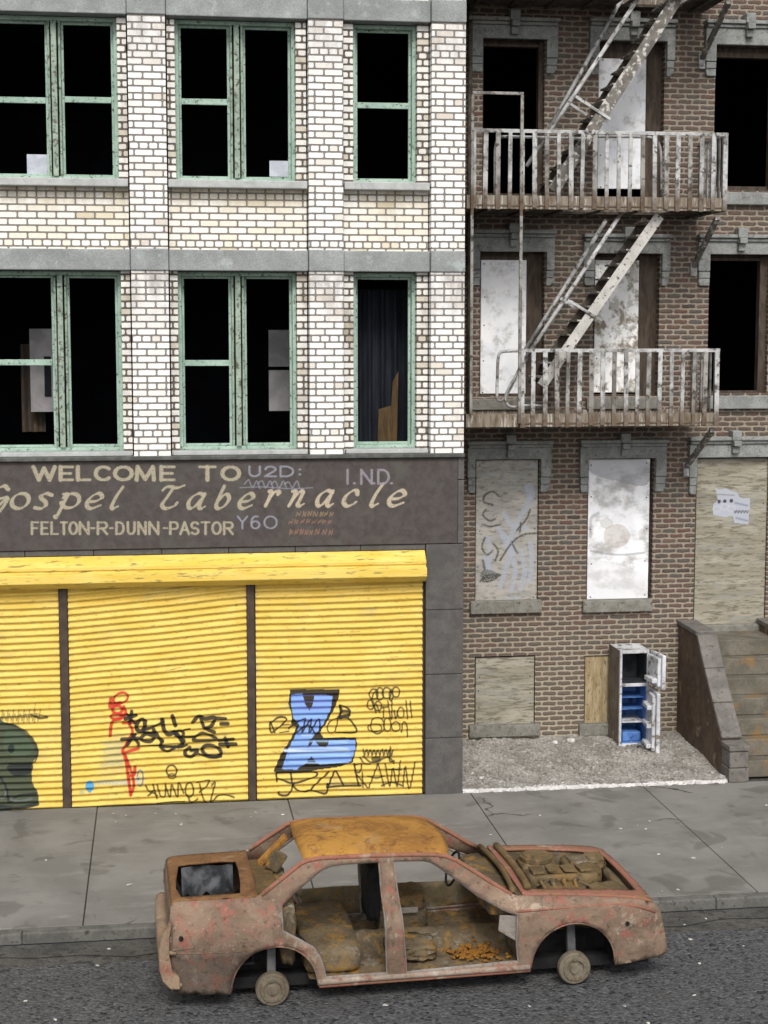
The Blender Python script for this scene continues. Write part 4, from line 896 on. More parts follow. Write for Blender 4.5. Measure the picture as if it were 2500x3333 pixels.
def railing(xa, xb, z0, z1, xr, n, side_n, xpost0):
    t = MB(); t.box(xa, xr + .02, YF - .03, YF + .015, z1 - .035, z1 + .016); t.box(xr - .02, xr + .018, YF + .016, YW, z1 - .03, z1 + .01)
    t.box(xa, xr, YF - .012, YF + .006, z0 + .02, z0 + .045)
    ro = t.build('railing', M['iron'], FE, bevel=.004)
    for k in range(n):
        x = xa + .04 + (xb - xa) * k / (n - 1); d = random.uniform(-.012, .012)
        MB().bar((x + d, YF - .022, z0 - random.uniform(.0, .035)), (x, YF - .022, z1 - .03), random.choice((.056, .062, .068)), .026).build('baluster', random.choice((M['iron'], M['iron'], M['ironb'])), ro, bevel=.003)
    for k in range(side_n):
        y = YF + .12 + (YW - YF - .2) * k / (side_n - 1)
        MB().bar((xr, y, z0 + .0), (xr, y, z1 - .03), .024, .06).build('baluster', random.choice((M['iron'], M['ironb'])), ro, bevel=.003)
    return ro
def rusty(name, c1, c2, c3, feet):
    t = NT(name); v = t.vec('pos'); z = t.sep(v)[2]
    c = t.mix(t.ss(t.noise(v, 4, 6, .6, .3), .34, .60), c1, c2); c = t.mix(t.ss(t.noise(v, 11, 5, .65), .50, .66), c, c3)
    for zf in feet:
        k = t.m_('MULTIPLY', t.ss(t.m_('ADD', z, t.m_('MULTIPLY', t.noise(v, 7, 4), .35)), zf + .62, zf + .22), t.m_('GREATER_THAN', z, zf - .1))
        c = t.mix(t.m_('MULTIPLY', k, .85), c, t.mix(t.noise(v, 26, 4, .7), (.16, .095, .05), (.055, .042, .032)))
    nz = t.noise(v, 70, 4, .6)
    return t.done(c, .85, t.bump(nz, .5, .008), spec=.2)
zfa, zfb = P(*zA(800, 1112), YF)[1], P(*zB(800, 1200), YF)[1]
M['iron'] = rusty('flaking iron, rusty feet', (.23, .225, .215), (.50, .505, .50), (.09, .08, .07), (zfa, zfb))
M['ironb'] = rusty('worn iron, rusty feet', (.14, .13, .115), (.33, .32, .30), (.065, .055, .048), (zfa, zfb))
# upper balcony
xa1, zr1 = P(*zA(85, 686), YF); xb1, _ = P(*zA(1440, 704), YF); zf1 = P(*zA(800, 1112), YF)[1]
h1 = (P(*zA(560, 1100), 1.6)[0], P(*zA(1180, 1100), 1.6)[0], 1.32, 2.1)
platform(xa1 - .05, xb1 + .01, zf1 + .19, .19, 0, None, 0, 0, 1, hole=h1)
railing(xa1, xb1 - .06, zf1 + .02, zr1, xb1, 22, 7, 0)
# lower balcony
xa2, zr2 = P(*zB(340, 795), YF); xb2, _ = P(*zB(1395, 795), YF); zf2 = P(*zB(800, 1200), YF)[1]; xs2 = P(*zB(60, 1200), YF)[0]
h2 = (P(*zB(80, 1100), 1.6)[0], P(*zB(330, 1100), 1.6)[0], 1.32, 2.1)
platform(xs2, xb2 + .01, zf2 + .19, .19, 0, None, 0, 0, 2, hole=None)
railing(xa2, xb2 - .06, zf2 + .02, zr2, xb2, 18, 6, 0)
# topmost balcony, seen from below
xa3 = P(*zA(60, 0), YF)[0]; xb3 = P(*zA(1462, 0), YF)[0]; zf3 = P(*zA(1335, 70), YW)[1]
platform(xa3, xb3, zf3 + .19, .19, 0, None, 0, 0, 3, hole=(P(*zA(900, 0), 1.6)[0], P(*zA(1250, 0), 1.6)[0], 1.32, 2.1))
railing(xa3, xb3 - .06, zf3 + .2, zf3 + 1.3, xb3 - .01, 22, 7, 0)
# diagonal wall brackets
for (z, a, b, c_) in ((zA, (1450, 10), (1345, 245), (1305, 360)), (zB, (1392, 95), (1292, 300), (1262, 400)), (zC, (1365, 0), (1262, 150), (1222, 240))):
    p = V3(z, *a, YF + .05); q = V3(z, *c_, YW - .01); m_ = [(u_ + v_) / 2 for u_, v_ in zip(p, q)]
    q2 = (q[0], q[1] - .03, q[2] + .14)
    bo = MB().bar(p, q2, .07, .07, (1, 0, 0)).build('bracket', M['plank'], FE, bevel=.004)
    MB().box(q[0] - .05, q[0] + .05, YW - .06, YW + .0, q[2] - .02, q[2] + .2).build('bracket_foot', M['iron'], bo, bevel=.012)
# goose-neck drop bar frame in front of both balconies
xg0, zg = P(*zA(95, 490), YF - .06); xg1 = P(*zA(358, 490), YF - .06)[0]; zg0 = P(*zB(338, 1185), YF - .06)[1]
MB().box(xg0, xg1 + .02, YF - .075, YF - .035, zg - .02, zg + .02).box(xg1 - .022, xg1 + .022, YF - .076, YF - .034, zg0, zg - .021).box(xg0 - .02, xg0 + .022, YF - .076, YF - .034, zf2 + .2, zg - .021).build('ladder_guide', M['ironb'], FE, bevel=.005)
# stairs
def stair(zz, near_top, near_bot, wd, ht, hb, mat_hi, y0=1.36, y1=2.02, steps=12):
    p, q = Vector(V3(zz, *near_top, y0)), Vector(V3(zz, *near_bot, y0)); sh = Vector((0, y1 - y0, 0))
    m = MB().bar(p, q, wd, .02); so_ = m.build('stair', mat_hi, FE, bevel=.004)
    MB().bar(p + sh, q + sh, wd * .8, .02).build('stringer', M['irondark'], so_, bevel=.004)
    for k in range(steps):
        c_ = q + (p - q) * ((k + .6) / steps); MB().box(c_.x - .14, c_.x + .10, y0 + .011, y1 - .011, c_.z - .012, c_.z + .012).build('step', M['plank'], so_, bevel=.004)
    for Yh, tp, bt in ht:
        a, b = Vector(V3(zz, *tp, Yh)), Vector(V3(zz, *bt, Yh)); MB().tube([a, (a + b) / 2 + Vector((0, 0, -.008)), b], .030, 8).build('handrail', M['iron'], so_, smooth=True)
    for Yh, tp, bt in hb:
        MB().bar(V3(zz, *tp, Yh), V3(zz, *bt, Yh), .042, .02).build('rail_post', M['iron'], so_, bevel=.003)
stair(zA, (1185, -20), (520, 1010), .175, [(1.34, (975, -15), (380, 880)), (2.04, (890, -15), (500, 680))], [(1.335, (640, 510), (825, 632)), (2.0, (605, 545), (700, 610))], M['plank'])
stair(zB, (1085, 85), (460, 985), .15, [(1.34, (882, 72), (345, 885)), (2.04, (802, 108), (370, 800))], [(1.335, (600, 530), (775, 640)), (2.0, (560, 522), (640, 575))], M['plankW'])
# bent tube at the foot of the lower handrails
tb = MB(); tp = [V3(zB, x, y, 1.34) for x, y in ((440, 800), (345, 800), (262, 803), (240, 812), (230, 840), (226, 930), (224, 1030), (232, 1062), (258, 1058), (300, 990), (345, 885))]
tb.tube(catmull(tp, 4), .022, 8); tb.tube(catmull([V3(zB, x, y, 1.30) for x, y in ((385, 835), (330, 925), (280, 1010), (268, 1050), (280, 1085), (310, 1098), (380, 1090), (470, 1092))], 4), .02, 8)
tb.build('handrail_loop', M['iron'], FE, smooth=True)
MB().tube(catmull([V3(zA, x, y, 1.30) for x, y in ((700, 735), (440, 728), (262, 724), (228, 740), (216, 790), (214, 900), (214, 1040))], 4), .022, 8).build('handrail_loop', M['iron'], FE, smooth=True)
MB().tube(catmull([V3(zA, x, y, 1.30) for x, y in ((760, 722), (960, 724), (1050, 732), (1082, 765), (1094, 840), (1096, 1040))], 4), .022, 8).build('handrail_loop', M['iron'], FE, smooth=True)
# ------------------------------------------------------------------ burnt out car (own axes: x forward, y to its left, z up from the road)
def rustmat(name, base, c2, hot, ash, k=1., src='obj', bsc=45):
    t = NT(name); v = t.vec(src)
    c = t.mix(t.ss(t.noise(v, 1.9, 7, .7, .6), .36, .64), base, c2)
    c = t.mix(t.ss(t.noise(t.scale(v, (1.3, 1.1, 1.2)), 4.2, 6, .7, .6), .50, .66), c, hot)
    c = t.mix(t.ss(t.noise(t.scale(v, (1, 1, .8)), 3.3, 6, .7, .4), .56, .70, 0, .9), c, ash)
    c = t.mix(t.ss(t.noise(v, 16, 6, .75), .52, .70, 0, .7), c, tuple(q * .35 for q in base))
    c = t.mix(t.ss(t.noise(v, 30, 5, .75), .58, .74, 0, .5), c, tuple(min(1, q * 1.5) for q in ash))
    nz = t.noise(v, bsc, 6, .7)
    return t.done(c, .9, t.bump(nz, .55, .012), spec=.15)
M['cside'] = rustmat('scorched body rust', (.15, .105, .075), (.245, .175, .125), (.27, .105, .08), (.40, .33, .255))
M['croof'] = rustmat('orange roof rust', (.24, .112, .030), (.40, .205, .045), (.20, .09, .032), (.33, .215, .10))
M['crail'] = rustmat('red brown rail rust', (.23, .115, .075), (.29, .115, .085), (.23, .13, .065), (.36, .27, .20))
M['cdeck'] = rustmat('brown deck rust', (.15, .078, .036), (.22, .115, .05), (.13, .06, .03), (.27, .185, .11))
M['cin'] = rustmat('charred interior', (.085, .066, .042), (.16, .122, .074), (.26, .145, .035), (.27, .25, .215))
M['cbay'] = rustmat('engine bay rust', (.10, .068, .034), (.15, .105, .05), (.19, .105, .038), (.20, .16, .11))
M['cbay2'] = rustmat('caked engine rust', (.10, .073, .038), (.17, .122, .062), (.20, .115, .045), (.24, .195, .135))
M['cbump'] = rustmat('pale scorched bumper', (.20, .142, .095), (.29, .21, .14), (.25, .11, .078), (.38, .31, .23))
M['clow'] = rustmat('sooty lower panel', (.085, .066, .052), (.125, .098, .076), (.15, .075, .055), (.20, .17, .14))
M['csillhi'] = rustmat('painted sill highlight', (.24, .19, .15), (.32, .26, .21), (.22, .10, .07), (.42, .37, .31))  # pale tone puts the highlight along the sill into the colour
M['cin2'] = rustmat('tan scorched lining', (.125, .10, .06), (.18, .145, .09), (.22, .14, .05), (.20, .175, .13))
M['cgrey'] = rustmat('bare grey metal', (.20, .175, .155), (.26, .235, .21), (.20, .12, .08), (.30, .28, .26))
M['chub'] = rustmat('rusty brake hub', (.125, .103, .075), (.17, .145, .105), (.10, .07, .046), (.21, .19, .15), bsc=30)
M['cdark'] = plain('soot black metal', (.006, .006, .007), (.018, .018, .018), 6, src='obj', bump=.3)
M['csoot'] = plain('sooty strut', (.06, .06, .062), (.11, .11, .11), 8, src='obj', bump=.3)
M['corange'] = rustmat('bright orange rust', (.26, .125, .022), (.22, .098, .02), (.30, .155, .03), (.16, .09, .035))
M['ctorn'] = plain('torn charred sheet', (.015, .016, .018), (.10, .105, .112), 4, .42, .66, src='obj', bump=.4)
CA = empty('burnt_car', (-1.631, -5.718, ZR), R(1.5), label='rusty burnt out coupe without doors, glass or tyres standing at the kerb', cat='car')
YPROF = [(0, .82), (.15, .84), (.4, .868), (.585, .882), (.60, .897), (.72, .90), (.81, .888), (.84, .87), (.90, .815), (.95, .772), (1.05, .715), (1.2, .685), (1.38, .635), (1.6, .55)]
def yprof(z):
    for (a, b), (c, d) in zip(YPROF, YPROF[1:]):
        if z <= c: return b + (d - b) * (z - a) / (c - a)
    return .5
def yy(x, z):
    k = max(0., (x - 1.7) / .8); k2 = max(0., (-x - 1.9) / .6)
    return yprof(z) * (1 - .085 * k * k - .07 * k2 * k2)
def resample(pts, sp):
    out = []
    for a, b in zip(pts, pts[1:] + pts[:1]):
        n = max(1, int(math.dist(a, b) / sp + .5)); out += [(a[0] + (b[0] - a[0]) * i / n, a[1] + (b[1] - a[1]) * i / n) for i in range(n)]
    return out
def inside(p, poly):
    c = False
    for (ax, ay), (bx, by) in zip(poly, poly[1:] + poly[:1]):
        if (ay > p[1]) != (by > p[1]) and p[0] < (bx - ax) * (p[1] - ay) / (by - ay) + ax: c = not c
    return c
def dseg(p, poly):
    P_ = np.array(poly); Q = np.roll(P_, -1, 0); d = Q - P_; t = np.clip(((p[0] - P_[:, 0]) * d[:, 0] + (p[1] - P_[:, 1]) * d[:, 1]) / (d ** 2).sum(1).clip(1e-9), 0, 1)
    return np.hypot(p[0] - P_[:, 0] - t * d[:, 0], p[1] - P_[:, 1] - t * d[:, 1]).min()
def panel2d(outer, holes, sp, fn):
    loops = [resample(outer, sp)] + [resample(h, sp) for h in holes]
    pts, ed = [], []
    for lp in loops:
        n0 = len(pts); pts += lp; ed += [(n0 + i, n0 + (i + 1) % len(lp)) for i in range(len(lp))]
    xs_ = [p[0] for p in loops[0]]; ys_ = [p[1] for p in loops[0]]
    for i, gx_ in enumerate(np.arange(min(xs_) + sp / 2, max(xs_), sp)):
        for gy_ in np.arange(min(ys_) + sp / 2, max(ys_), sp):
            q = (float(gx_), float(gy_ + (i % 2) * sp / 2))
            if inside(q, loops[0]) and not any(inside(q, h) for h in loops[1:]) and min(dseg(q, l) for l in loops) > sp * .45: pts.append(q)
    V, _, F, *_r = delaunay_2d_cdt([Vector(p) for p in pts], ed, [], 0, 1e-5)
    fs = []
    for f in F:
        c = sum((V[i] for i in f), Vector((0, 0))) / len(f)
        if inside(c, loops[0]) and not any(inside(c, h) for h in loops[1:]): fs.append(tuple(f))
    return [fn(v.x, v.y) for v in V], fs
def sheet(name, outer, holes, sp, fn, mat, parent=CA, thick=.02, rim=None, smooth=True, flip=None):
    vs, fs = panel2d(outer, holes, sp, fn); m = MB().add(vs, fs); o = m.build(name, mat, parent, smooth=smooth, local=True)
    s = o.modifiers.new('thickness', 'SOLIDIFY'); s.thickness = thick; s.offset = 0
    if rim: o.data.materials.append(rim); s.material_offset_rim = 1
    return o
archF = [(1.49 + .432 * math.cos(R(a)), .225 + .445 * math.sin(R(a))) for a in range(0, 181, 9)]
archR = [(-1.49 + .42 * math.cos(R(a)), .185 + .435 * math.sin(R(a))) for a in range(0, 181, 9)]
TOP = [(-2.475, 1.0), (-2.44, 1.035), (-2.35, 1.045), (-1.86, 1.05), (-1.67, 1.05), (-1.60, 1.085), (-1.416, 1.215), (-1.21, 1.355), (-1.14, 1.38), (-1.0, 1.395), (-.5, 1.392), (-.1, 1.382), (.13, 1.370), (.235, 1.35), (.33, 1.31), (.564, 1.16), (.75, 1.035), (.87, .962), (.93, .940), (1.42, .918), (1.892, .886), (2.17, .852), (2.33, .80), (2.385, .745)]
def ztop(x):
    for (a, b), (c, d) in zip(TOP, TOP[1:]):
        if x <= c: return b + (d - b) * (x - a) / (c - a)
    return TOP[-1][1]
OUT = [(-2.38, .17), (-2.465, .26), (-2.487, .56), (-2.497, .82)] + TOP + [(2.43, .56), (2.475, .39), (2.49, .28), (2.44, .245), (1.93, .185)] + archF + [(1.05, .195), (-1.06, .17)] + archR + [(-1.92, .15)]
OPR = [(-.431, 1.322), (-.80, 1.318), (-.92, 1.305), (-1.02, 1.268), (-1.13, 1.19), (-1.241, 1.103), (-1.36, 1.015), (-1.412, .97), (-1.42, .93), (-1.42, .76), (-1.25, .66), (-1.122, .572), (-1.06, .47), (-1.03, .38), (-.995, .25), (-.385, .255)]
OPF = [(-.297, 1.322), (.0, 1.312), (.08, 1.293), (.15, 1.252), (.229, 1.193), (.54, .957), (.764, .842), (.91, .785), (.912, .478), (.935, .29), (-.20, .248)]
random.seed(3)
for s in (-1, 1):
    body = sheet('side_panel', OUT, [OPR, OPF], .045, lambda x, z: (x, s * (yy(x, z) + .004 * math.sin(x * 5 + z * 7) * (z < .85)), z), M['cside'], thick=.022, rim=M['cgrey'])
    def plate(nm, poly, mt, dy): 
        n = len(poly); vs = [(x, s * (yy(x, z) + dy), z) for x, z in poly] + [(x, s * (yy(x, z) - .03), z) for x, z in poly]
        return MB().add(vs, [tuple(range(n)), tuple(range(2 * n - 1, n - 1, -1))] + [(i, (i + 1) % n, n + (i + 1) % n, n + i) for i in range(n)]).build(nm, mt, body, local=True, bevel=.008)
    plate('side_lamp_plate', [(1.97, .655), (2.325, .672), (2.35, .49), (1.992, .475)], M['cside'], .014)
    plate('rear_lamp_plate', [(-2.46, .90), (-2.365, .895), (-2.258, .650), (-2.475, .615)], M['cside'], .014)
    hg = [(.735, .775), (.905, .768), (.905, .50), (.72, .625)]; n = 4
    MB().add([(x, s * (yy(x, z) - .03), z) for x, z in hg] + [(x, s * (yy(x, z) - .06), z) for x, z in hg], [(0, 1, 2, 3), (7, 6, 5, 4)] + [(i, (i + 1) % n, n + (i + 1) % n, n + i) for i in range(n)]).build('hinge_plate', M['cgrey'], body, local=True, bevel=.006)
    # drip rail / red roof edge, continuing down both pillars
    rl = [(x, s * (yy(x, ztop(x)) + .004), ztop(x) - .012) for x in [-1.60, -1.51, -1.416, -1.31, -1.21, -1.14, -1.0, -.75, -.5, -.1, .13, .235, .33, .45, .564, .66, .75, .87]]
    MB().tube(rl, .024, 8).build('roof_rail', M['crail'], CA, smooth=True, local=True)
    # rounded lip of the wheel arches and pale inner frame of the door openings
    for ar in (archF, archR): MB().tube([(x, s * (yy(x, z) + .002), z) for x, z in ar], .010, 7).build('arch_lip', M['cside'], body, smooth=True, local=True)
    for op in (OPR, OPF): 
        q = resample(op, .08); q = q + q[:1]; MB().tube([(x, s * (yy(x, z) - .018), z) for x, z in q], .016, 6).build('door_frame', M['cgrey'], body, smooth=True, local=True)
    MB().tube([(x, s * (yy(x, z) + .003), z) for x, z in ((.90, .818), (1.3, .826), (1.7, .832), (1.95, .828), (2.15, .79), (2.33, .72))], .015, 6).build('body_crease', M['crail'], body, smooth=True, local=True)
    MB().tube([(x, s * (yy(x, .6) + .001), .592 + .004 * (x + 2.1)) for x in (-2.48, -2.2, -1.95, -1.76)], .010, 6).build('body_crease', M['cside'], body, smooth=True, local=True)
    ret = [(-2.47, .90), (-2.50, .905), (-2.565, .80), (-2.600, .65), (-2.598, .46), (-2.565, .34), (-2.50, .262), (-2.40, .255), (-2.405, .37), (-2.47, .42), (-2.50, .60), (-2.495, .78)]
    if s < 0: MB().prism(ret, s * .835, s * .912).build('bumper_end', M['cbump'], CA, bevel=.015, local=True)
    lq = [(-2.40, .175), (-2.468, .26), (-2.485, .50), (-2.48, .583), (-1.80, .583)] + [(x - .012, z + .004) for x, z in archR if x < -1.62 and z < .57 and z > .2] + [(-1.93, .16)]
    sheet('lower_quarter', lq, [], .05, lambda x, z: (x, s * (yy(x, z) + .016), z), M['clow'], body, thick=.012)
    MB().tube([(x, s * (yy(x, z) + .010), z) for x, z in ((-1.07, .215), (-.6, .222), (0, .226), (.5, .23), (1.04, .232))], .030, 8).build('sill_edge', M['csillhi'], body, smooth=True, local=True)
    MB().tube([(x, s * (yy(x, z) + .002), z) for x, z in ((-1.06, .175), (-.6, .18), (0, .185), (.5, .19), (1.05, .197))], .022, 8).build('sill_edge', M['crail'], body, smooth=True, local=True)
    for pl in ([(1.97, .655), (2.325, .672), (2.35, .49), (1.992, .475)], [(-2.46, .90), (-2.365, .895), (-2.258, .650), (-2.475, .615)]):
        q = resample(pl, .1); q = q + q[:1]; MB().tube([(x, s * (yy(x, z) + .006), z) for x, z in q], .0065, 6).build('lamp_gap', M['clow'], body, local=True)
    for x, z in ((2.03, .635), (-2.385, .745)): MB().lathe([(-.03, .022), (.017, .022)], (x, s * yy(x, z), z), 'y', 10).build('bolt_hole', M['cdark'], body, local=True)
    if s > 0:
        for dr, zt_ in (([(-.99, .255), (-.385, .255), (-.40, .56), (-1.14, .56), (-1.06, .47), (-1.03, .38)], 0), ([(-.20, .25), (.93, .29), (.912, .56), (-.24, .56)], 0)):
            sheet('door_remnant', dr, [], .06, lambda x, z: (x, .86 + .012 * math.sin(x * 9 + z * 14), z), M['cin2'], body, thick=.03)
    # wheel housings, struts and bare hubs
    for cx, cz, rr in ((1.49, .225, .46), (-1.49, .185, .455)):
        m = MB(); A_ = list(range(-10, 191, 10))
        m.grid(lambda a, v: (cx + rr * math.cos(R(a)), s * v, cz + rr * math.sin(R(a))), A_, [.86, .42]); 
        m.add([(cx + rr * math.cos(R(a)), s * .42, cz + rr * math.sin(R(a))) for a in A_] + [(cx - rr, s * .42, .02), (cx + rr, s * .42, .02)], [tuple(range(len(A_) + 2))])
        m.build('wheel_housing', M['cdark'], CA, local=True)
    for hx, hz in ((1.512, .178), (-1.512, .163)):
        hb = MB().lathe([(0, .0), (0, .05), (.012, .055), (.012, .085), (-.006, .09), (-.006, .118), (.008, .124), (.008, .150), (.02, .163), (.09, .165), (.10, .14), (.22, .06)], (hx, .86 * s, hz), 'y', 28)
        hb.v = [(x, .86 * s - s * (y - .86 * s) , z) for x, y, z in hb.v]
        ho = hb.build('wheel_hub', M['chub'], CA, local=True, bevel=.004)
        for k in range(5):
            a = R(72 * k + 20); MB().lathe([(-.012, .016), (.02, .016)], (hx + .103 * math.cos(a), s * .862, hz + .103 * math.sin(a)), 'y', 8).build('bolt', M['chub'], ho, local=True)
        MB().bar((hx, s * .70, hz + .08), (hx - .01 if hx > 0 else hx + .005, s * .66, .75), .085, .07).build('strut', M['csoot'], CA, bevel=.01, local=True)
# roof, rear deck with its torn hole, engine bay surround
us = list(np.linspace(0, 1, 26)); vs_ = list(np.linspace(-1, 1, 17))
def roof(u, v):
    xf, xr = .262 + .07 * (1 - v * v), -1.175 - .035 * (1 - v * v); x = xr + (xf - xr) * u
    xe = max(-1.2, min(.31, x)); z = ztop(xe); y = v * yy(xe, z)
    e = max(0, u - .85) / .15; e2 = max(0, .12 - u) / .12
    return (x, y, z + .068 * (1 - v ** 4) * (1 - .45 * e * e - .4 * e2 * e2) + .003 * math.sin(x * 9 + y * 6))
ro = MB().grid(roof, us, vs_).build('roof', M['croof'], CA, smooth=True, local=True); q = ro.modifiers.new('t', 'SOLIDIFY'); q.thickness = .022; q.offset = -1
def deckz(x, y): return ztop(x) + .018 * (1 - (y / .72) ** 2) - .0
dx = [-2.47, -2.44, -2.3, -2.1, -1.9, -1.7, -1.64]
dk = [(x, -yy(x, ztop(x)) + .004) for x in dx] + [(x, yy(x, ztop(x)) - .004) for x in dx[::-1]]
hole = [(-2.37, -.60), (-2.05, -.602), (-1.80, -.60), (-1.775, -.30), (-1.765, .10), (-1.775, .37), (-1.95, .40), (-2.1, .375), (-2.25, .37), (-2.36, .33), (-2.38, .1), (-2.40, -.1), (-2.41, -.35)]
sheet('rear_deck', dk, [hole], .05, lambda x, y: (x, y, deckz(x, y)), M['cdeck'], thick=.02)
tn = MB(); tn.grid(lambda x, v: (x, .40 - .16 * v + .03 * math.sin(x * 17), 1.03 - .30 * v * (1 + .25 * math.sin(x * 31)) ), list(np.linspace(-2.33, -1.80, 20)), [0, .35, .7, 1])
tn.build('torn_lining', M['ctorn'], CA, smooth=True, local=True)
tn = MB(); tn.grid(lambda y, v: (-2.42 + .10 * v + .03 * math.sin(y * 20), y, 1.02 - .25 * v * (1 + .3 * math.sin(y * 13))), list(np.linspace(-.55, .3, 20)), [0, .4, .8, 1]); tn.build('torn_lining', M['cdark'], CA, smooth=True, local=True)
MB().box(-2.40, -1.68, -.76, .76, .40, .42).box(-1.70, -1.68, -.7, .7, .42, 1.02).build('boot_floor', M['cdark'], CA, local=True)
rf = [(-.80, .20), (.80, .20), (.83, .56), (.79, .85), (.70, 1.0), (.66, 1.03), (-.66, 1.03), (-.70, 1.0), (-.79, .85), (-.83, .56)]
sheet('rear_panel', rf, [], .07, lambda y, z: (-2.472 - .012 * (1 - (y / .85) ** 2) + (.035 * max(0, (z - .95)) / .08), y, z), M['cside'])
bp = [(-2.46, .60), (-2.55, .615), (-2.598, .58), (-2.602, .46), (-2.565, .34), (-2.50, .262), (-2.41, .255)]
bm_ = MB(); ysb = list(np.linspace(-1, 1, 25))
bm_.grid(lambda v, i: (bp[i][0] + .025 * abs(v) ** 6 + .0, v * .885, bp[i][1] + .012 * math.sin(v * 5)), ysb, list(range(len(bp))))
bo = bm_.build('rear_bumper', M['cbump'], CA, smooth=True, local=True); q = bo.modifiers.new('t', 'SOLIDIFY'); q.thickness = .03
# front end
nf = [(-.80, .26), (.80, .26), (.82, .5), (.78, .72), (.70, .79), (-.70, .79), (-.78, .72), (-.82, .5)]
sheet('front_panel', nf, [[(-.55, .52), (.55, .52), (.55, .70), (-.55, .70)]], .07, lambda y, z: (2.462 - .02 * abs(y / .8) ** 3 - (.0 if z < .4 else (z - .4) * .36) + .02 * (1 - (y / .8) ** 2), y, z), M['crail'])
bx = [.985, 1.2, 1.42, 1.65, 1.892, 2.05, 2.17, 2.25, 2.31]
rimo = [(x, -yy(x, ztop(x)) + .003) for x in bx] + [(2.328, -.66), (2.336, -.3), (2.336, .3), (2.325, .64), (2.30, .70)] + [(x, yy(x, ztop(x)) - .003) for x in bx[::-1]]
bay = [(1.10, -.64), (1.5, -.655), (1.95, -.64), (2.16, -.625), (2.23, -.56), (2.245, -.2), (2.245, .2), (2.23, .56), (2.16, .625), (1.95, .64), (1.5, .655), (1.10, .64), (1.07, .3), (1.06, 0), (1.07, -.3)]
sheet('bonnet_surround', rimo, [bay], .05, lambda x, y: (x, y, ztop(min(x, 2.33)) + .008 + .018 * (1 - abs(y) / .75) * min(1, (2.4 - x) * 2)), M['crail'], thick=.025)
MB().tube([(1.06 + .03 * (1 - (y / .7) ** 2), y, .985) for y in np.linspace(-.68, .68, 13)], .038, 8).build('cowl_rim', M['cbay'], CA, smooth=True, local=True)
MB().tube([(.90 + .05 * (1 - (y / .7) ** 2), y, .97) for y in np.linspace(-.73, .73, 13)], .03, 8).build('windscreen_base', M['cbay'], CA, smooth=True, local=True)
cz_ = MB(); cz_.grid(lambda y, v: (.90 + .16 * v + .04 * (1 - (y / .7) ** 2), y, .965 - .05 * math.sin(math.pi * v)), list(np.linspace(-.72, .72, 13)), [0, .25, .5, .75, 1]); cz_.build('cowl', M['cin'], CA, smooth=True, local=True)
ib = MB()
for s in (-1, 1):
    ib.grid(lambda x, v: (x, s * (.66 - .03 * v), ztop(min(x, 2.3)) - .01 - .36 * v), list(np.linspace(1.05, 2.28, 12)), [0, .5, 1])
ib.grid(lambda y, v: (2.29 - .03 * v, y, .80 - .3 * v), list(np.linspace(-.62, .62, 8)), [0, 1]); ib.grid(lambda y, v: (1.08, y, .97 - .45 * v), list(np.linspace(-.66, .66, 8)), [0, 1])
ib.add([(1.05, -.68, .53), (2.3, -.68, .53), (2.3, .68, .53), (1.05, .68, .53)], [(0, 1, 2, 3)]); ib.build('engine_bay', M['cin'], CA, local=True)
def lump(nm, x0, x1, y0, y1, z0, z1, mat, j=.009, n=6):
    bm = bmesh.new(); bmesh.ops.create_cube(bm, size=1); bmesh.ops.subdivide_edges(bm, edges=bm.edges[:], cuts=n, use_grid_fill=True)
    m = MB()
    for v in bm.verts:
        x, y, z = v.co; r_ = 1 - .05 * (abs(x * 2) ** 4 * abs(y * 2) ** 4 + abs(z * 2) ** 4 * (abs(x * 2) ** 4 + abs(y * 2) ** 4) / 2)
        m.v.append(((x0 + x1) / 2 + x * r_ * (x1 - x0) + random.uniform(-j, j), (y0 + y1) / 2 + y * r_ * (y1 - y0) + random.uniform(-j, j), (z0 + z1) / 2 + z * r_ * (z1 - z0) + random.uniform(-j, j)))
    bm.verts.index_update(); m.f = [tuple(v.index for v in f.verts) for f in bm.faces]; bm.free()
    return m.build(nm, mat, CA, smooth=True, local=True)
en = lump('engine_block', 1.22, 1.98, -.16, .16, .52, .90, M['cbay2'])
lump('air_box', 1.24, 1.62, .20, .56, .55, .90, M['cbay2']); lump('battery_tray', 1.72, 2.10, .18, .56, .55, .87, M['cbay2'])
lump('manifold', 1.30, 1.74, -.50, -.18, .55, .86, M['cbay2']); lump('radiator_tank', 1.82, 2.16, -.52, -.14, .55, .82, M['cbay2']); lump('radiator', 2.16, 2.25, -.5, .5, .5, .77, M['cin'], .01)
for k in range(4): MB().box(1.27 + k * .17, 1.40 + k * .17, -.11, .11, .905, .93).build('valve_cover', M['cbay'], CA, bevel=.012, local=True, jitter=.014)
lump('fuse_box', 1.82, 2.0, -.10, .12, .86, .93, M['cbay'], .012)
lump('coolant_bottle', 1.98, 2.16, .28, .50, .80, .92, M['cbay2'], .012)
MB().lathe([(0, .17), (.05, .175), (.055, .15), (.075, .145), (.08, .03)], (1.43, .38, .90), 'z', 20).build('air_filter', M['cbay2'], CA, bevel=.006, local=True)
for k in range(4): q_ = random.uniform(-.03, .03); MB().tube(catmull([(1.34 + k * .13 + q_, -.17, .86), (1.31 + k * .12, -.26 + q_, .89), (1.33 + k * .11, -.40 - q_, .83 + q_)], 4), random.uniform(.018, .03), 7).build('exhaust_branch', M['cin'], CA, smooth=True, local=True)
MB().box(1.78, 2.06, .24, .50, .875, .90).build('battery_lid', M['cin'], CA, bevel=.01, local=True, jitter=.006)
MB().box(1.12, 2.2, -.60, -.56, .78, .84).build('inner_wing_rail', M['cin'], CA, bevel=.008, local=True)
for s in (-1, 1): MB().lathe([(0, .11), (.10, .115), (.14, .09), (.16, .05)], (1.50, s * .575, .74), 'z', 16).build('strut_tower', M['cbay'], CA, smooth=True, local=True)
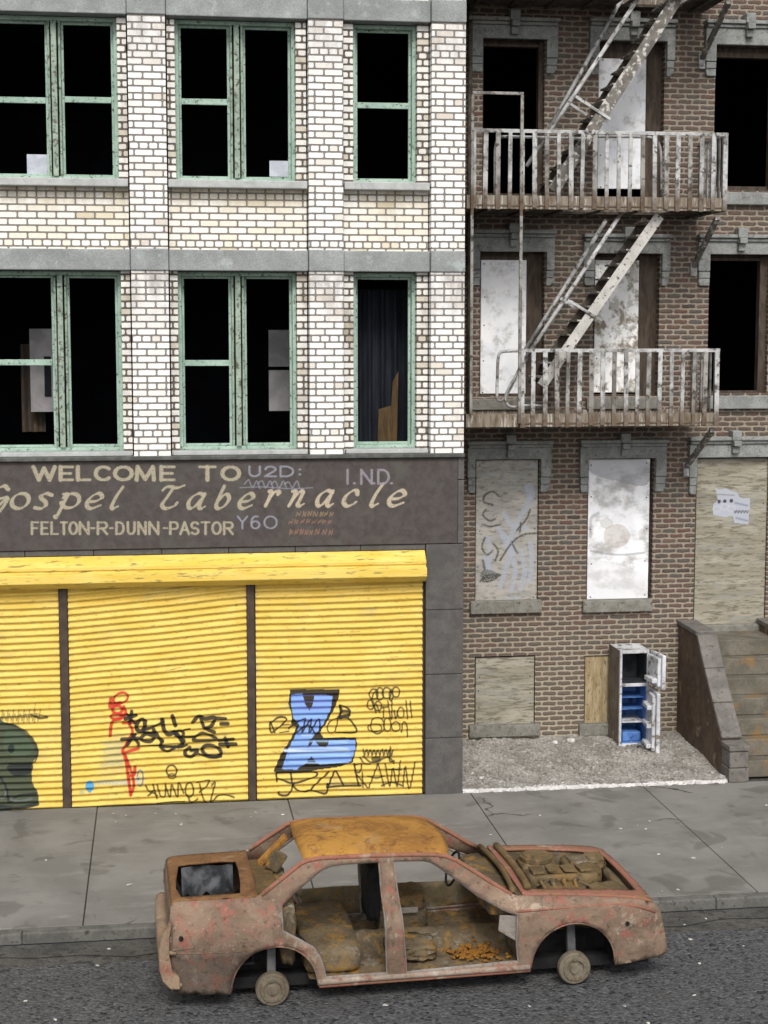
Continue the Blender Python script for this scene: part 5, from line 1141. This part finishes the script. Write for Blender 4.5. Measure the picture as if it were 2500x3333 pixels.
MB().tube(catmull([(1.3, .1, .86), (1.5, .25, .88), (1.8, .2, .84), (2.1, .3, .80)], 5), .022, 7).build('hose', M['cin'], CA, smooth=True, local=True)
MB().tube(catmull([(1.25, -.3, .86), (1.6, -.12, .87), (1.9, -.3, .80), (2.15, -.1, .78)], 5), .010, 7).build('hose', M['cin'], CA, smooth=True, local=True)
# cabin
fl = MB(); fl.grid(lambda x, y: (x, y, .235 + .03 * math.exp(-(y / .16) ** 2) * 5 + rng.normal(0, .006)), list(np.linspace(-1.15, .96, 44)), list(np.linspace(-.83, .83, 34))); fl.build('cabin_floor', M['cin'], CA, smooth=True, local=True)
MB().box(.97, .99, -.80, .80, .2, .93).build('bulkhead', M['cin'], CA, local=True)
MB().box(-2.38, 2.36, -.60, .60, .10, .21).build('underbody', M['cdark'], CA, local=True)
lump('dashboard', .66, .95, -.74, .74, .72, .90, M['cin'], .012)
lump('rear_bench', -1.18, -.62, -.72, .72, .24, .47, M['cin'], .010, 7); lump('rear_backrest', -1.42, -1.26, -.72, .72, .35, .93, M['cin'], .010, 7)
MB().box(-1.66, -1.40, -.68, .68, .955, .975).build('parcel_shelf', M['cbay'], CA, bevel=.008, local=True)
MB().bar((-1.52, .50, .98), (-1.24, .44, 1.28), .10, .05, (1, 0, 0)).build('shelf_post', M['croof'], CA, bevel=.01, local=True)
MB().bar((-1.42, .30, .98), (-1.30, .30, 1.16), .16, .05, (0, 1, 0)).build('headrest', M['cin'], CA, bevel=.02, local=True)
lump('driver_seat', -.30, .22, .18, .62, .28, .52, M['cin'], .016); lump('seat_back', -.42, -.28, .18, .62, .40, .98, M['cdark'], .012)
lump('seat_back', -.12, .18, .15, .62, .52, .66, M['cbay'], .016)
lump('seat_frame', -.32, .16, -.60, -.20, .27, .40, M['cin'], .02); MB().box(-.26, .10, .10, .13, .50, .56).build('pale_bracket', M['cgrey'], CA, bevel=.01, local=True)
st = [(.52 + .06 * math.cos(a), .38 + .19 * math.sin(a), .86 + .17 * math.cos(a)) for a in np.linspace(0, 2 * math.pi, 25)]
MB().tube(st, .014, 7, False).build('steering_wheel', M['cdark'], CA, smooth=True, local=True)
MB().tube([(.53, .38, .86), (.75, .38, .76)], .02, 8).build('steering_column', M['cdark'], CA, smooth=True, local=True)
rl = MB()
for k in range(150): stone(rl, (random.gauss(.56, .13), random.gauss(-.48, .13), .255 + random.random() * .03), random.uniform(.012, .038), .5)
rl.build('rust_flakes', M['corange'], CA, local=True)['kind'] = 'stuff'
tag(CA.children[-1], 'orange rust flakes heaped in the front footwell')

# ------------------------------------------------------------------ litter
random.seed(11)
zL = zoom(450, 2600, .5425); zM = zoom(1300, 2600, .6028)
spots = [zG(735, 1222), zG(1150, 1236), zG(1592, 1190), zG(1626, 1160), zG(990, 1168), zG(722, 1168), zG(800, 1180), zM(1350, 122), zM(1186, 160), zM(1330, 166), zM(1285, 145), zM(495, 195), zM(1420, 500), zM(1506, 492), zM(1585, 320), zM(1400, 300),
         zL(258, 155), zL(105, 90), zL(225, 92), zL(870, 96), zD(1034, 1178), zD(1012, 1218), zD(880, 1216), zD(1650, 1092), zL(700, 345), zM(760, 90), (1500, 2870), (2350, 2760), (150, 2800), (420, 2880)]
road_spots = [(83, 3259), (354, 3089), (317, 3143), zL(1483, 1240), zM(1345, 1212), zM(1655, 648), zM(1215, 1120), zM(1570, 760), zM(1540, 680), zM(1620, 890), zM(700, 1120), (610, 3100), (2260, 3240), (2420, 3080), (180, 3320)]
M['crumb'] = plain('pale crumb', (.34, .32, .28), (.55, .53, .48), 8)
cm_ = []
for k in range(3):
    m = MB(); stone(m, (0, 0, 0), 1., .45); cm_.append(m)
for (lst, z, lab, grp) in ((spots, .004, 'tiny pale crumb lying on the grey pavement slabs', 'crumbs on the pavement'), (road_spots, ZR + .006, 'tiny white crumb lying on the dark road', 'crumbs on the road')):
    src = None
    for (px, py) in lst:
        x, y = G(px, py, z)
        if z < 0 and y > KY: y = KY - .05
        if src is None: src = MB(); stone(src, (0, 0, 0), .02, .45); o = src = src.build('crumb', M['crumb'])
        else: o = src.copy(); COL.objects.link(o)
        o.location = (x, y, z + .004); sc_ = random.uniform(.6, 1.35); o.scale = (sc_ * random.uniform(.8, 1.6), sc_, sc_ * .8); o.rotation_euler = (0, 0, random.uniform(0, 6)); tag(o, lab, 'crumb', grp)
